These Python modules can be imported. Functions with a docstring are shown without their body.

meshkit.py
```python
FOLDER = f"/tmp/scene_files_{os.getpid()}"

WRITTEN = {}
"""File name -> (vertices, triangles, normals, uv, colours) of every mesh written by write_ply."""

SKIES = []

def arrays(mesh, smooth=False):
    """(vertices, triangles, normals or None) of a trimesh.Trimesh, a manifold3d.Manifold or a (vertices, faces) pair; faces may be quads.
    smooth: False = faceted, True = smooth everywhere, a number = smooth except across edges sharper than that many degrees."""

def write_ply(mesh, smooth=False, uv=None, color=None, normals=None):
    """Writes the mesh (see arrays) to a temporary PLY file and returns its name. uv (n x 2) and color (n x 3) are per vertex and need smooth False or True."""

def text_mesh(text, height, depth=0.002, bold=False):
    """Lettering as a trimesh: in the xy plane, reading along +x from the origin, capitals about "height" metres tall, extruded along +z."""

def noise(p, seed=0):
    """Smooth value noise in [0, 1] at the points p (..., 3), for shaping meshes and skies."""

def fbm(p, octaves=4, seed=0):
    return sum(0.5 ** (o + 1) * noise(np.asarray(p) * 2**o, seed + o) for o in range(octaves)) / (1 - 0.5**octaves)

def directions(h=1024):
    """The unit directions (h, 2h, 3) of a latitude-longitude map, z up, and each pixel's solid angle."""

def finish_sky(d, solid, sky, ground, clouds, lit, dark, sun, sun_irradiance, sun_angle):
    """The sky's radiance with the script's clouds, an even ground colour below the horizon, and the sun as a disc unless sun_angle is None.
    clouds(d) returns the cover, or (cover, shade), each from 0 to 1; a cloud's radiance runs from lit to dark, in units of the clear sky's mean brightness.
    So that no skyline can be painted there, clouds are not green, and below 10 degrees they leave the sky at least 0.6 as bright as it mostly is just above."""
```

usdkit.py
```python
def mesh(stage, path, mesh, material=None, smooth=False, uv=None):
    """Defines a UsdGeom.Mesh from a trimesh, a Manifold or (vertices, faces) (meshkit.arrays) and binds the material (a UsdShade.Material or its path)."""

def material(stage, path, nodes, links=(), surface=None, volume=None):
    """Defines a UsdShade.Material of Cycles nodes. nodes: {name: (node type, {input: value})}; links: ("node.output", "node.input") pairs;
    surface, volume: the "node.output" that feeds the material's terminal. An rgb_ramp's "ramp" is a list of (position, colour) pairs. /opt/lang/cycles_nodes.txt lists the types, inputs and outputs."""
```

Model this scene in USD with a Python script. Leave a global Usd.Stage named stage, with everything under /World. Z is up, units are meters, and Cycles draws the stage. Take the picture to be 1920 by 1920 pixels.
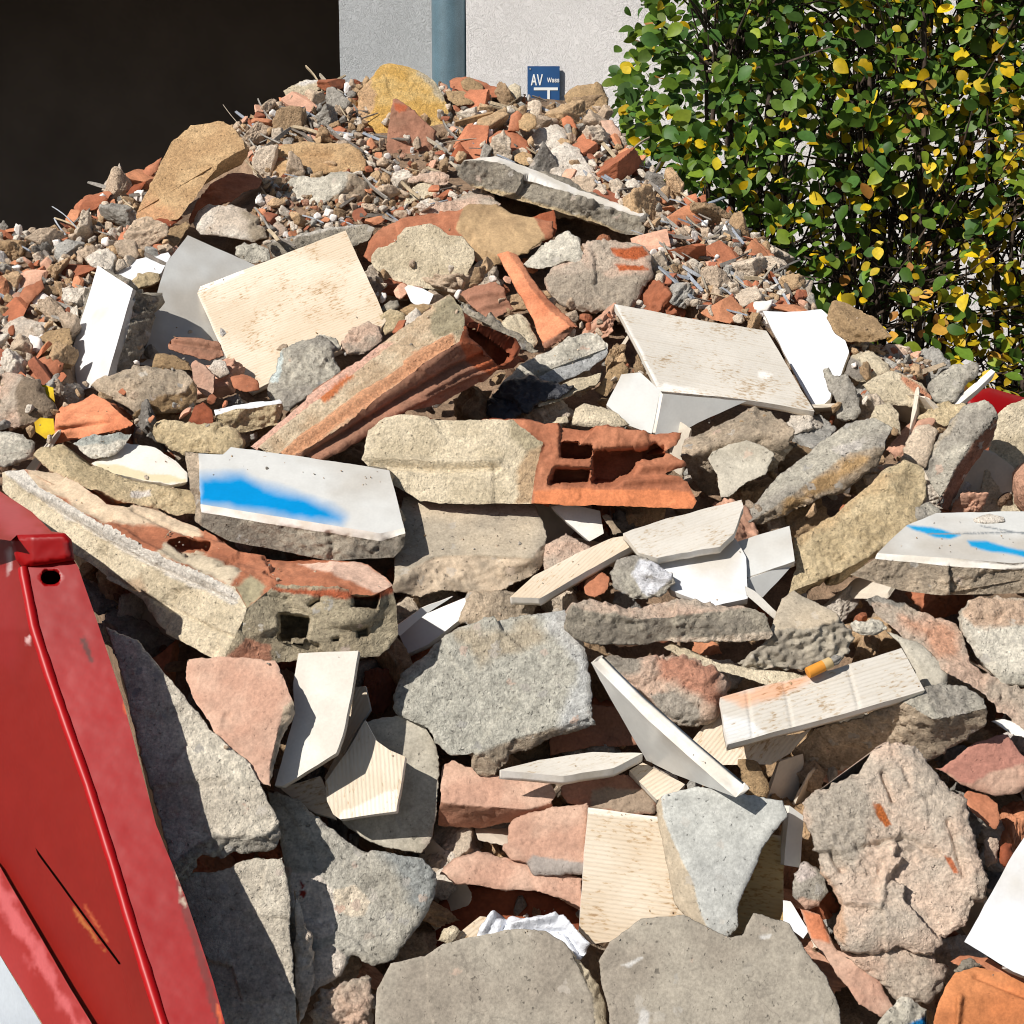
import math, random, zlib
import numpy as np, trimesh, shapely
from shapely.geometry import Polygon, Point
from shapely.ops import unary_union
from scipy.spatial import Delaunay, cKDTree
from scipy.interpolate import RBFInterpolator
import usdkit, meshkit
from meshkit import noise, fbm
from pxr import Usd, UsdGeom, UsdLux, UsdShade, Gf, Sdf, Vt

stage = Usd.Stage.CreateInMemory()
UsdGeom.SetStageUpAxis(stage, 'Z')
UsdGeom.SetStageMetersPerUnit(stage, 1.0)
UsdGeom.Xform.Define(stage, '/World')
UsdGeom.Scope.Define(stage, '/World/Looks')

# ------------------------------------------------------------------ camera
EYE = np.array([0.0, 0.0, 1.75])
PITCH = math.radians(11.0)
FPX = 3045.0
FW = np.array([0, math.cos(PITCH), -math.sin(PITCH)])
UP = np.array([0, math.sin(PITCH), math.cos(PITCH)])
RT = np.array([1.0, 0, 0])
cam = UsdGeom.Camera.Define(stage, '/World/camera')
cam.AddTranslateOp().Set(Gf.Vec3d(*EYE))
cam.AddRotateXOp().Set(90.0 - 11.0)
cam.CreateHorizontalApertureAttr(36.0)
cam.CreateVerticalApertureAttr(36.0)
cam.CreateFocalLengthAttr(36.0 * FPX / 1920.0)
cam.CreateClippingRangeAttr(Gf.Vec2f(0.05, 1000.0))
cam.CreateExposureAttr(0.2)

# ------------------------------------------------------------------ sky and sun
SUN = np.array([-0.56, -0.52, 0.645]); SUN /= np.linalg.norm(SUN)
SUN_I, SKY_S = 1.25, 0.052
usdkit.material(stage, '/World/Looks/sky', {
    's': ('sky_texture', {'sky_type': 'single_scattering', 'sun_disc': False, 'sun_elevation': float(math.asin(SUN[2])),
                          'sun_rotation': float(math.atan2(SUN[0], SUN[1]))}),
    'b': ('background_shader', {'strength': SKY_S})}, [('s.color', 'b.color')], surface='b.background')
dome = UsdLux.DomeLight.Define(stage, '/World/sky')
UsdShade.MaterialBindingAPI.Apply(dome.GetPrim()).Bind(UsdShade.Material.Get(stage, '/World/Looks/sky'))
dome.GetPrim().SetCustomDataByKey('kind', 'structure')
sun = UsdLux.DistantLight.Define(stage, '/World/sun')
sun.CreateNormalizeAttr(True); sun.CreateIntensityAttr(SUN_I); sun.CreateAngleAttr(0.5)
sun.CreateColorAttr(Gf.Vec3f(1.0, 0.955, 0.89))
zc = SUN; xc = np.cross([0, 0, 1], zc); xc /= np.linalg.norm(xc); yc = np.cross(zc, xc)
sun.AddTransformOp().Set(Gf.Matrix4d(*xc, 0, *yc, 0, *zc, 0, 0, 0, 5, 1))

# ------------------------------------------------------------------ helpers: names, tags, meshes
used = {}
def numbered(name, parent='/World'):
    k = (parent, name); n = used.get(k, 0); used[k] = n + 1
    return f'{parent}/{name}' if n == 0 else f'{parent}/{name}_{n:03d}'

def tag(prim, label=None, cat=None, group=None, kind=None):
    for k, v in (('label', label), ('category', cat), ('group', group), ('kind', kind)):
        if v: prim.SetCustomDataByKey(k, v)
    return prim

def lin(c):
    c = np.asarray(c, float) / 255.0
    return np.where(c <= 0.04045, c / 12.92, ((c + 0.055) / 1.055) ** 2.4)
KALB = 0.80
def alb(c): return lin(c) * KALB

def vnormals(v, f):
    n = np.zeros_like(v); fn = np.cross(v[f[:, 1]] - v[f[:, 0]], v[f[:, 2]] - v[f[:, 0]])
    for k in range(3): np.add.at(n, f[:, k], fn)
    l = np.linalg.norm(n, axis=1, keepdims=True)
    return np.where(l > 0, n / np.maximum(l, 1e-300), [0, 0, 1.0])

def put(path, v, f, mat, col=None, smooth=True, tuv=None):
    v = np.asarray(v, float); f = np.asarray(f, int)
    if smooth is False and col is not None and np.ndim(col) == 2:
        col = np.asarray(col)[f.ravel()]; v = v[f.ravel()]; f = np.arange(len(v)).reshape(-1, 3)
    m = UsdGeom.Mesh.Define(stage, path)
    m.CreatePointsAttr(Vt.Vec3fArray.FromNumpy(v.astype(np.float32)))
    m.CreateFaceVertexCountsAttr(Vt.IntArray.FromNumpy(np.full(len(f), 3, np.int32)))
    m.CreateFaceVertexIndicesAttr(Vt.IntArray.FromNumpy(f.astype(np.int32).ravel()))
    m.CreateSubdivisionSchemeAttr('none')
    if smooth:
        m.CreateNormalsAttr(Vt.Vec3fArray.FromNumpy(vnormals(v, f).astype(np.float32))); m.SetNormalsInterpolation('vertex')
    api = UsdGeom.PrimvarsAPI(m)
    if col is not None:
        if np.ndim(col) == 1: col = np.tile(col, (len(v), 1))
        api.CreatePrimvar('col', Sdf.ValueTypeNames.Color3fArray, 'vertex').Set(Vt.Vec3fArray.FromNumpy(np.asarray(col, np.float32)))
    if tuv is not None:
        api.CreatePrimvar('tuv', Sdf.ValueTypeNames.Vector3fArray, 'vertex').Set(Vt.Vec3fArray.FromNumpy(np.asarray(tuv, np.float32)))
    UsdShade.MaterialBindingAPI.Apply(m.GetPrim()).Bind(UsdShade.Material.Get(stage, '/World/Looks/' + mat))
    return m.GetPrim()

def tm(path, mesh, mat, col=None, smooth=30):
    v, f, n = meshkit.arrays(mesh, smooth)
    p = put(path, v, f, mat, col, smooth=False if n is None else True)
    if n is not None: UsdGeom.Mesh(p).CreateNormalsAttr(Vt.Vec3fArray.FromNumpy(n.astype(np.float32)))
    return p

def xform(name, loc=(0, 0, 0)):
    x = UsdGeom.Xform.Define(stage, numbered(name)); x.AddTranslateOp().Set(Gf.Vec3d(*map(float, loc)))
    return x.GetPrim()

def ray(p):
    p = np.atleast_2d(np.asarray(p, float))
    return FW + (p[:, :1] - 960) / FPX * RT + (960 - p[:, 1:2]) / FPX * UP
def at(p, d): return EYE + ray(p) * np.reshape(d, (-1, 1))
def at_y(p, y):
    r = ray(p); return EYE + r * ((y - EYE[1]) / r[:, 1:2])

# ------------------------------------------------------------------ materials
def rubble(name, var=0.35, vscale=160., bump=0.5, bscale=140., bdist=0.0022, rough=0.9, pits=0.0, spec=0.25, pitscale=260., fine=0.27, finescale=430., agg=0.0):
    nodes = {'a': ('attribute', {'attribute': 'col'}), 'g': ('geometry', {}),
             'n1': ('noise_texture', {'scale': vscale, 'detail': 8.0, 'roughness': 0.62}),
             'r1': ('map_range', {'from_min': 0.3, 'from_max': 0.7, 'to_min': 1.0 - var, 'to_max': 1.0 + var * 0.62, 'clamp': True}),
             'nf': ('noise_texture', {'scale': finescale, 'detail': 3.0, 'roughness': 0.6}),
             'rf': ('map_range', {'from_min': 0.3, 'from_max': 0.7, 'to_min': 1.0 - fine, 'to_max': 1.0 + fine, 'clamp': True}),
             'mm': ('math', {'math_type': 'multiply'}),
             'm': ('vector_math', {'math_type': 'scale'}),
             'n2': ('noise_texture', {'scale': bscale, 'detail': 9.0, 'roughness': 0.68}),
             'n2b': ('noise_texture', {'scale': bscale * 3.2, 'detail': 4.0, 'roughness': 0.7}), 'hb': ('math', {'math_type': 'multiply_add', 'value2': 0.45}), 'b': ('bump', {'strength': bump, 'distance': bdist}),
             'p': ('principled_bsdf', {'roughness': rough, 'specular_ior_level': spec})}
    links = [('g.position', 'n1.vector'), ('g.position', 'n2.vector'), ('g.position', 'nf.vector'), ('n1.fac', 'r1.value'), ('nf.fac', 'rf.value'),
             ('r1.result', 'mm.value1'), ('rf.result', 'mm.value2'), ('a.color', 'm.vector1'), ('mm.value', 'm.scale'),
             ('m.vector', 'p.base_color'), ('g.position', 'n2b.vector'), ('n2b.fac', 'hb.value1'), ('n2.fac', 'hb.value3'), ('hb.value', 'b.height'), ('b.normal', 'p.normal')]
    if pits > 0:
        nodes |= {'v': ('noise_texture', {'scale': pitscale, 'detail': 2.0, 'roughness': 0.5}),
                  'rv': ('map_range', {'from_min': 0.66, 'from_max': 0.74, 'to_min': 0.0, 'to_max': 1.0, 'clamp': True}),
                  's': ('math', {'math_type': 'multiply_add', 'value2': -pits}),
                  'k': ('math', {'math_type': 'multiply_add', 'value2': -0.4 * pits, 'value3': 1.0}),
                  'mk': ('math', {'math_type': 'multiply'})}
        links.remove(('hb.value', 'b.height')); links.remove(('mm.value', 'm.scale'))
        links += [('g.position', 'v.vector'), ('v.fac', 'rv.value'), ('rv.result', 's.value1'), ('hb.value', 's.value3'), ('s.value', 'b.height'),
                  ('rv.result', 'k.value1'), ('k.value', 'mk.value1'), ('mm.value', 'mk.value2'), ('mk.value', 'm.scale')]
    if agg > 0:      # stones of the aggregate, paler or darker than the cement
        nodes |= {'vo': ('voronoi_texture', {'scale': 75.0}), 'sc': ('separate_color', {}), 'ra': ('map_range', {'from_min': 0.80, 'from_max': 0.84, 'to_min': 0.0, 'to_max': 1.0, 'clamp': True}),
                  'rd': ('map_range', {'from_min': 0.26, 'from_max': 0.36, 'to_min': 1.0, 'to_max': 0.0, 'clamp': True}), 'ma': ('math', {'math_type': 'multiply'}), 'mf': ('math', {'math_type': 'multiply', 'value2': agg}),
                  've': ('voronoi_texture', {'feature': 'distance_to_edge', 'scale': 11.0}), 'cn': ('noise_texture', {'scale': 40.0, 'detail': 5.0}), 'cm': ('mix', {'mix_type': 'linear_light', 'fac': 0.035}), 'ck': ('noise_texture', {'scale': 9.0, 'detail': 2.0}),
                  'c1': ('map_range', {'from_min': 0.004, 'from_max': 0.014, 'to_min': 1.0, 'to_max': 0.0, 'clamp': True}), 'c2': ('map_range', {'from_min': 0.52, 'from_max': 0.58, 'to_min': 0.0, 'to_max': 0.25, 'clamp': True}), 'c3': ('math', {'math_type': 'multiply'}), 'xc': ('mix', {'mix_type': 'mix', 'color2': (0.07, 0.06, 0.05)}),
                  'tc': ('rgb_ramp', {'ramp': [(0.0, (0.62, 0.56, 0.48)), (0.35, (0.34, 0.33, 0.31)), (0.7, (0.52, 0.47, 0.41)), (1.0, (0.60, 0.40, 0.30))]}), 'xa': ('mix', {'mix_type': 'mix'}),
                  'dn': ('noise_texture', {'scale': 180.0, 'detail': 2.0}), 'dm': ('mix', {'mix_type': 'linear_light', 'fac': 0.006})}
        links.remove(('m.vector', 'p.base_color'))
        links += [('g.position', 'dm.color1'), ('g.position', 'dn.vector'), ('dn.color', 'dm.color2'), ('dm.color', 'vo.vector'), ('vo.color', 'sc.color'), ('sc.r', 'ra.value'), ('vo.distance', 'rd.value'), ('ra.result', 'ma.value1'), ('rd.result', 'ma.value2'),
                  ('ma.value', 'mf.value1'), ('mf.value', 'xa.fac'), ('m.vector', 'xa.color1'), ('sc.g', 'tc.fac'), ('tc.color', 'xa.color2'), ('g.position', 'cm.color1'), ('g.position', 'cn.vector'), ('cn.color', 'cm.color2'), ('cm.color', 've.vector'), ('g.position', 'ck.vector'), ('ve.distance', 'c1.value'), ('ck.fac', 'c2.value'), ('c1.result', 'c3.value1'), ('c2.result', 'c3.value2'), ('c3.value', 'xc.fac'), ('xa.color', 'xc.color1'), ('xc.color', 'p.base_color')]
    usdkit.material(stage, '/World/Looks/' + name, nodes, links, surface='p.BSDF')

rubble('concrete_rough', var=0.34, vscale=120, bump=0.95, bscale=210, bdist=0.0042, pits=0.7, pitscale=300, agg=0.75)
rubble('concrete_smooth', var=0.22, vscale=90, bump=0.45, bscale=240, bdist=0.0014, pits=1.2, pitscale=230, fine=0.18, agg=0.35)
rubble('plaster', var=0.24, vscale=140, bump=0.95, bscale=200, bdist=0.0042, pits=0.5)
rubble('terracotta', var=0.28, vscale=70, bump=0.45, bscale=110, bdist=0.0018, rough=0.8, pits=0.0, fine=0.15)
rubble('brick_face', var=0.16, vscale=60, bump=0.6, bscale=200, bdist=0.0018, pits=0.4, fine=0.15)
rubble('glaze', var=0.07, vscale=45, bump=0.05, bscale=60, bdist=0.0008, rough=0.28, spec=0.45, fine=0.03)
rubble('dust_white', var=0.06, vscale=70, bump=0.18, bscale=200, bdist=0.0008, rough=0.75, fine=0.05)
rubble('wood', var=0.4, vscale=50, bump=0.4, bscale=120, bdist=0.001)
rubble('plastic', var=0.05, vscale=30, bump=0.08, bscale=60, bdist=0.001, rough=0.3, spec=0.5)
rubble('foil', var=0.3, vscale=60, bump=0.7, bscale=60, bdist=0.006, rough=0.35, spec=0.5)
rubble('film', var=0.06, vscale=30, bump=0.5, bscale=45, bdist=0.006, rough=0.35, spec=0.4, fine=0.02)
rubble('paint', var=0.05, vscale=14, bump=0.06, bscale=35, bdist=0.0012, rough=0.42, spec=0.28, fine=0.05, finescale=300)
rubble('soil', var=0.45, vscale=60, bump=0.9, bscale=90, bdist=0.006)
rubble('zinc', var=0.2, vscale=14, bump=0.05, bscale=40, bdist=0.001, rough=0.42, spec=0.6)

# tile backs: pressed clay with fine parallel ribs and brown streaks along them
usdkit.material(stage, '/World/Looks/tile_back', {
    'a': ('attribute', {'attribute': 'col'}), 't': ('attribute', {'attribute': 'tuv'}), 'g': ('geometry', {}),
    'w': ('wave_texture', {'wave_type': 'bands', 'bands_direction': 'y', 'scale': 95.0, 'distortion': 0.0}),
    'w2': ('wave_texture', {'wave_type': 'bands', 'bands_direction': 'y', 'profile': 'saw', 'scale': 14.0, 'distortion': 0.12, 'detail': 1.0}),
    'mp': ('mapping', {'mapping_type': 'point', 'scale': (150.0, 430.0, 150.0)}),
    'n': ('noise_texture', {'scale': 1.0, 'detail': 5.0, 'roughness': 0.6}),
    'n3': ('noise_texture', {'scale': 26.0, 'detail': 5.0, 'roughness': 0.6}),
    'na': ('math', {'math_type': 'multiply_add', 'value2': 0.55}), 'nb': ('math', {'math_type': 'multiply', 'value2': 0.45}),
    'rn': ('rgb_ramp', {'ramp': [(0.37, (0.58, 0.44, 0.30)), (0.425, (0.88, 0.80, 0.70)), (0.455, (1.0, 0.99, 0.97)), (0.62, (1.06, 1.06, 1.06))]}),
    'x': ('mix', {'mix_type': 'multiply', 'fac': 0.9}),
    'rw': ('rgb_ramp', {'ramp': [(0.0, (0.80, 0.74, 0.66)), (0.14, (1, 1, 1)), (1.0, (1, 1, 1))]}), 'x3': ('mix', {'mix_type': 'multiply', 'fac': 0.3}),
    'h': ('math', {'math_type': 'multiply_add', 'value2': 0.6}),
    'b': ('bump', {'strength': 0.5, 'distance': 0.0009}),
    'p': ('principled_bsdf', {'roughness': 0.9, 'specular_ior_level': 0.2})},
    [('t.vector', 'w.vector'), ('t.vector', 'w2.vector'), ('t.vector', 'mp.vector'), ('mp.vector', 'n.vector'), ('g.position', 'n3.vector'),
     ('n3.fac', 'nb.value1'), ('n.fac', 'na.value1'), ('nb.value', 'na.value3'), ('na.value', 'rn.fac'), ('a.color', 'x.color1'), ('rn.color', 'x.color2'),
     ('w2.fac', 'rw.fac'), ('x.color', 'x3.color1'), ('rw.color', 'x3.color2'), ('x3.color', 'p.base_color'),
     ('w.fac', 'h.value1'), ('n.fac', 'h.value3'), ('h.value', 'b.height'), ('b.normal', 'p.normal')], surface='p.BSDF')

def roughcast(name, col, dark):
    usdkit.material(stage, '/World/Looks/' + name, {
        'g': ('geometry', {}), 'd': ('noise_texture', {'scale': 30.0, 'detail': 3.0}), 'md': ('mix', {'mix_type': 'linear_light', 'fac': 0.05}),
        'v': ('noise_texture', {'scale': 170.0, 'detail': 2.0, 'roughness': 0.5, 'distortion': 0.6}),
        'm': ('map_range', {'from_min': 0.36, 'from_max': 0.52, 'to_min': 0.0, 'to_max': 1.0, 'clamp': True}),
        'n2': ('noise_texture', {'scale': 6.0, 'detail': 4.0}),
        'r': ('rgb_ramp', {'ramp': [(0.3, tuple(np.array(col) * 0.92)), (0.7, tuple(np.array(col) * 1.04))]}),
        'x': ('mix', {'mix_type': 'multiply', 'fac': dark}), 'rr': ('rgb_ramp', {'ramp': [(0.0, (0.62, 0.60, 0.58)), (0.5, (1, 1, 1))]}),  # hollows of the render darkened in colour, as their small shadows
        'b': ('bump', {'strength': 0.55, 'distance': 0.0035}), 'p': ('principled_bsdf', {'roughness': 0.95, 'specular_ior_level': 0.15})},
        [('g.position', 'md.color1'), ('g.position', 'd.vector'), ('d.color', 'md.color2'), ('md.color', 'v.vector'), ('v.fac', 'm.value'), ('m.result', 'b.height'),
         ('g.position', 'n2.vector'), ('n2.fac', 'r.fac'), ('r.color', 'x.color1'), ('m.result', 'rr.fac'), ('rr.color', 'x.color2'),
         ('x.color', 'p.base_color'), ('b.normal', 'p.normal')], surface='p.BSDF')
roughcast('roughcast_pale', (0.77, 0.74, 0.72), 0.35)
roughcast('roughcast_grey', (0.46, 0.47, 0.475), 0.4)

def plain(name, col, rough=0.8, spec=0.3, nscale=20., var=0.2, bump=0.1):
    c = np.array(col)
    usdkit.material(stage, '/World/Looks/' + name, {
        'g': ('geometry', {}), 'n': ('noise_texture', {'scale': nscale, 'detail': 6.0}),
        'r': ('rgb_ramp', {'ramp': [(0.3, tuple(c * (1 - var))), (0.7, tuple(c * (1 + var)))]}),
        'b': ('bump', {'strength': bump, 'distance': 0.002}), 'p': ('principled_bsdf', {'roughness': rough, 'specular_ior_level': spec})},
        [('g.position', 'n.vector'), ('n.fac', 'r.fac'), ('r.color', 'p.base_color'), ('n.fac', 'b.height'), ('b.normal', 'p.normal')], surface='p.BSDF')
plain('dark_passage', (0.15, 0.115, 0.09), nscale=3)
plain('asphalt', (0.05, 0.05, 0.052), nscale=60, var=0.4, bump=0.5)
plain('sign_blue', (0.02, 0.075, 0.20), rough=0.35, spec=0.5, var=0.1)
plain('sign_white', (0.78, 0.78, 0.76), rough=0.4, var=0.04)
plain('bark', (0.055, 0.038, 0.028), nscale=120, var=0.5, bump=0.6)
plain('screw', (0.3, 0.3, 0.3), rough=0.4)
usdkit.material(stage, '/World/Looks/leaf', {
    'a': ('attribute', {'attribute': 'col'}), 'g': ('geometry', {}), 'n': ('noise_texture', {'scale': 120.0, 'detail': 3.0}),
    'r': ('map_range', {'from_min': 0.3, 'from_max': 0.7, 'to_min': 0.85, 'to_max': 1.15}), 'm': ('vector_math', {'math_type': 'scale'}),
    'p': ('principled_bsdf', {'roughness': 0.5, 'specular_ior_level': 0.25}), 't': ('translucent_bsdf', {}), 'x': ('mix_closure', {'fac': 0.28})},
    [('g.position', 'n.vector'), ('n.fac', 'r.value'), ('a.color', 'm.vector1'), ('r.result', 'm.scale'), ('m.vector', 'p.base_color'), ('m.vector', 't.color'),
     ('p.BSDF', 'x.closure1'), ('t.BSDF', 'x.closure2')], surface='x.closure')

# ------------------------------------------------------------------ the heap's surface: distance along the view axis
CTRL = np.array([(960,1920,1.22),(0,1920,1.20),(1920,1920,1.20),(960,1500,1.32),(0,1500,1.28),(1920,1500,1.30),(960,1150,1.43),(100,1150,1.38),(1920,1150,1.42),
 (960,900,1.54),(0,900,1.50),(1920,900,1.58),(960,700,1.70),(0,700,1.66),(1700,720,1.72),(960,500,1.90),(0,500,1.92),(1500,520,1.95),(960,330,2.12),(300,330,2.12),
 (1250,330,2.15),(960,150,2.38),(700,130,2.40),(1120,180,2.36),(0,420,2.02),(1920,720,1.80),(-400,1900,1.2),(2300,1900,1.2),(-400,700,1.75),(2300,800,1.75)], float)
_rbf = RBFInterpolator(CTRL[:, :2] / 1000, CTRL[:, 2], kernel='thin_plate_spline', smoothing=1e-4)
def base(p): return _rbf(np.atleast_2d(np.asarray(p, float)) / 1000)

# ------------------------------------------------------------------ broken pieces
P = {}
def preset(name, mat, col, col2=None, amp=1.0, mix=25., thr=0.5, craggy=0.0):
    P[name] = dict(mat=mat, col=alb(col), col2=alb(col2 if col2 else col), amp=amp / 1000, mix=mix, thr=thr, craggy=craggy)
preset('conc', 'concrete_rough', (205, 198, 182), (175, 168, 156), 2.2, 30, 0.5, 1.0)
preset('concL', 'concrete_rough', (235, 227, 210), (205, 198, 182), 2.2, 28, 0.5, 0.9)
preset('concD', 'concrete_rough', (182, 172, 154), (152, 143, 129), 2.6, 35, 0.5, 1.4)
preset('concB', 'concrete_rough', (221, 202, 167), (186, 170, 140), 3.0, 40, 0.5, 1.5)
preset('concW', 'concrete_rough', (212, 191, 165), (179, 163, 142), 2.4, 30, 0.5, 1.1)
preset('slab', 'concrete_smooth', (207, 199, 182), (188, 179, 161), 0.7, 18, 0.5, 0.1)
preset('slabW', 'concrete_smooth', (198, 182, 158), (179, 167, 148), 0.7, 18, 0.5, 0.1)
preset('slabB', 'concrete_smooth', (205, 205, 198), (191, 191, 186), 0.8, 18, 0.5, 0.2)
preset('plas', 'plaster', (233, 212, 187), (214, 193, 168), 1.6, 30, 0.5, 0.7)
preset('plasW', 'plaster', (244, 233, 218), (223, 206, 187), 1.8, 35, 0.5, 0.9)
preset('plasL', 'plaster', (232, 206, 184), (214, 198, 180), 2.4, 30, 0.5, 0.85)
preset('plasP', 'plaster', (225, 193, 170), (206, 189, 170), 2.6, 30, 0.5, 1.3)
preset('cream', 'plaster', (239, 223, 193), (216, 200, 170), 1.2, 30, 0.5, 0.5)
preset('tan', 'plaster', (223, 187, 141), (204, 166, 122), 1.4, 30, 0.5, 0.5)
preset('tanD', 'plaster', (195, 164, 124), (174, 145, 109), 1.4, 30, 0.5, 0.6)
preset('yel', 'plaster', (227, 181, 101), (237, 200, 132), 1.1, 40, 0.5, 0.4)
preset('mort', 'plaster', (224, 203, 164), (204, 183, 145), 2.6, 40, 0.5, 1.3)
preset('terr', 'terracotta', (188, 124, 92), (172, 108, 78), 1.2, 25, 0.5, 0.6)
preset('terrD', 'terracotta', (164, 92, 60), (142, 76, 50), 1.1, 25, 0.5, 0.6)
preset('terrP', 'terracotta', (226, 148, 108), (208, 128, 90), 0.7, 25, 0.5, 0.3)
preset('terrO', 'terracotta', (216, 108, 46), (204, 98, 40), 0.5, 20, 0.5, 0.2)
preset('brick', 'brick_face', (210, 174, 152), (198, 156, 134), 1.2, 30, 0.5, 0.6)
preset('endm', 'concrete_rough', (196, 182, 154), (174, 160, 134), 1.6, 40, 0.5, 0.6)
preset('bould', 'concrete_rough', (224, 218, 203), (202, 195, 178), 1.7, 26, 0.5, 0.42)
preset('bouldD', 'concrete_rough', (206, 200, 186), (184, 178, 164), 1.7, 26, 0.5, 0.45)
preset('seam_shade', 'paint', (26, 20, 17), None, 0.0, 8)
preset('boulW', 'concrete_rough', (244, 234, 214), (222, 211, 192), 1.7, 26, 0.5, 0.42)
preset('slabG', 'concrete_smooth', (176, 167, 152), (160, 150, 136), 0.7, 18, 0.5, 0.12)
preset('ribbed', 'plaster', (228, 208, 178), (214, 188, 156), 0.8, 40, 0.5, 0.5)
preset('brickD', 'brick_face', (176, 126, 102), (158, 116, 94), 1.4, 30, 0.5, 0.7)
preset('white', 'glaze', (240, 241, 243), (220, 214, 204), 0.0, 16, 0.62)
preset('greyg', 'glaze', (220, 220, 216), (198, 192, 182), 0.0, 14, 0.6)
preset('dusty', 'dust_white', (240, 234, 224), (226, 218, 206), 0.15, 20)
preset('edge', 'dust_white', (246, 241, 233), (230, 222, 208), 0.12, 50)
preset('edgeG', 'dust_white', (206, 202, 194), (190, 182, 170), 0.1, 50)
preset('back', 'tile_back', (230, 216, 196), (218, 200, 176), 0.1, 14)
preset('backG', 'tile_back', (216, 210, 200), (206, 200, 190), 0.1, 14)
preset('tar', 'foil', (52, 54, 62), (30, 30, 34), 2.5, 40, 0.5, 1.5)
preset('wood', 'wood', (184, 164, 138), (160, 142, 120), 0.3, 30)
preset('orange', 'terracotta', (206, 134, 86), (192, 118, 72), 0.2, 12)
preset('film', 'film', (240, 243, 250), None, 1.2, 10, 0.5, 0.3)
preset('leafY', 'dust_white', (215, 185, 20), (190, 150, 20), 0.3, 40)
preset('red', 'paint', (160, 5, 8), (152, 5, 7), 0.0, 8)
preset('redW', 'paint', (176, 12, 16), (168, 10, 14), 0.0, 8)
preset('redD', 'paint', (172, 40, 36), (160, 36, 32), 0.1, 6)
preset('redP', 'paint', (178, 62, 62), (168, 50, 48), 0.2, 12)
preset('redB', 'paint', (146, 34, 27), (138, 30, 24), 0.1, 8)
preset('pale_blue', 'paint', (206, 214, 222), (190, 198, 208), 0.0, 4)

GRID = 6
GX0, GY0 = -240, -120
GW, GH = (2400) // GRID, (2280) // GRID
ZB = np.full((GH, GW), np.inf)
gyy, gxx = np.mgrid[0:GH, 0:GW]
GPX = np.stack([gxx * GRID + GX0 + GRID / 2, gyy * GRID + GY0 + GRID / 2], -1).astype(float)
report = []
GR1 = Polygon([(230,440),(200,345),(430,220),(540,160),(720,100),(1140,140),(1180,255),(1300,350),(1225,450),(1000,300),(850,345),(700,360),(480,340),(350,440)])

def jagged(p0, p1, n, amp, seed):
    """points strictly between p0 and p1 on a broken edge, the same from either side"""
    flip = p1 < p0
    a, b = (np.array(p1, float), np.array(p0, float)) if flip else (np.array(p0, float), np.array(p1, float))
    t = np.arange(1, n) / n
    pts = a + (b - a) * t[:, None]
    if amp > 0 and n > 1:
        L = np.linalg.norm(b - a); s = t * L
        h = zlib.crc32(repr((tuple(a), tuple(b))).encode()) % 9973
        q = np.stack([s / 42.0, np.full_like(s, h * 1.37), np.zeros_like(s)], -1)
        o = (fbm(q, 4, 3) - 0.5) * 2.2 * amp * np.minimum(1, 2.2 * np.sin(np.pi * t))
        d = (b - a) / max(L, 1e-9)
        pts = pts + o[:, None] * np.array([-d[1], d[0]])
    return (pts[::-1], 1 - t[::-1]) if flip else (pts, t)

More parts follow.
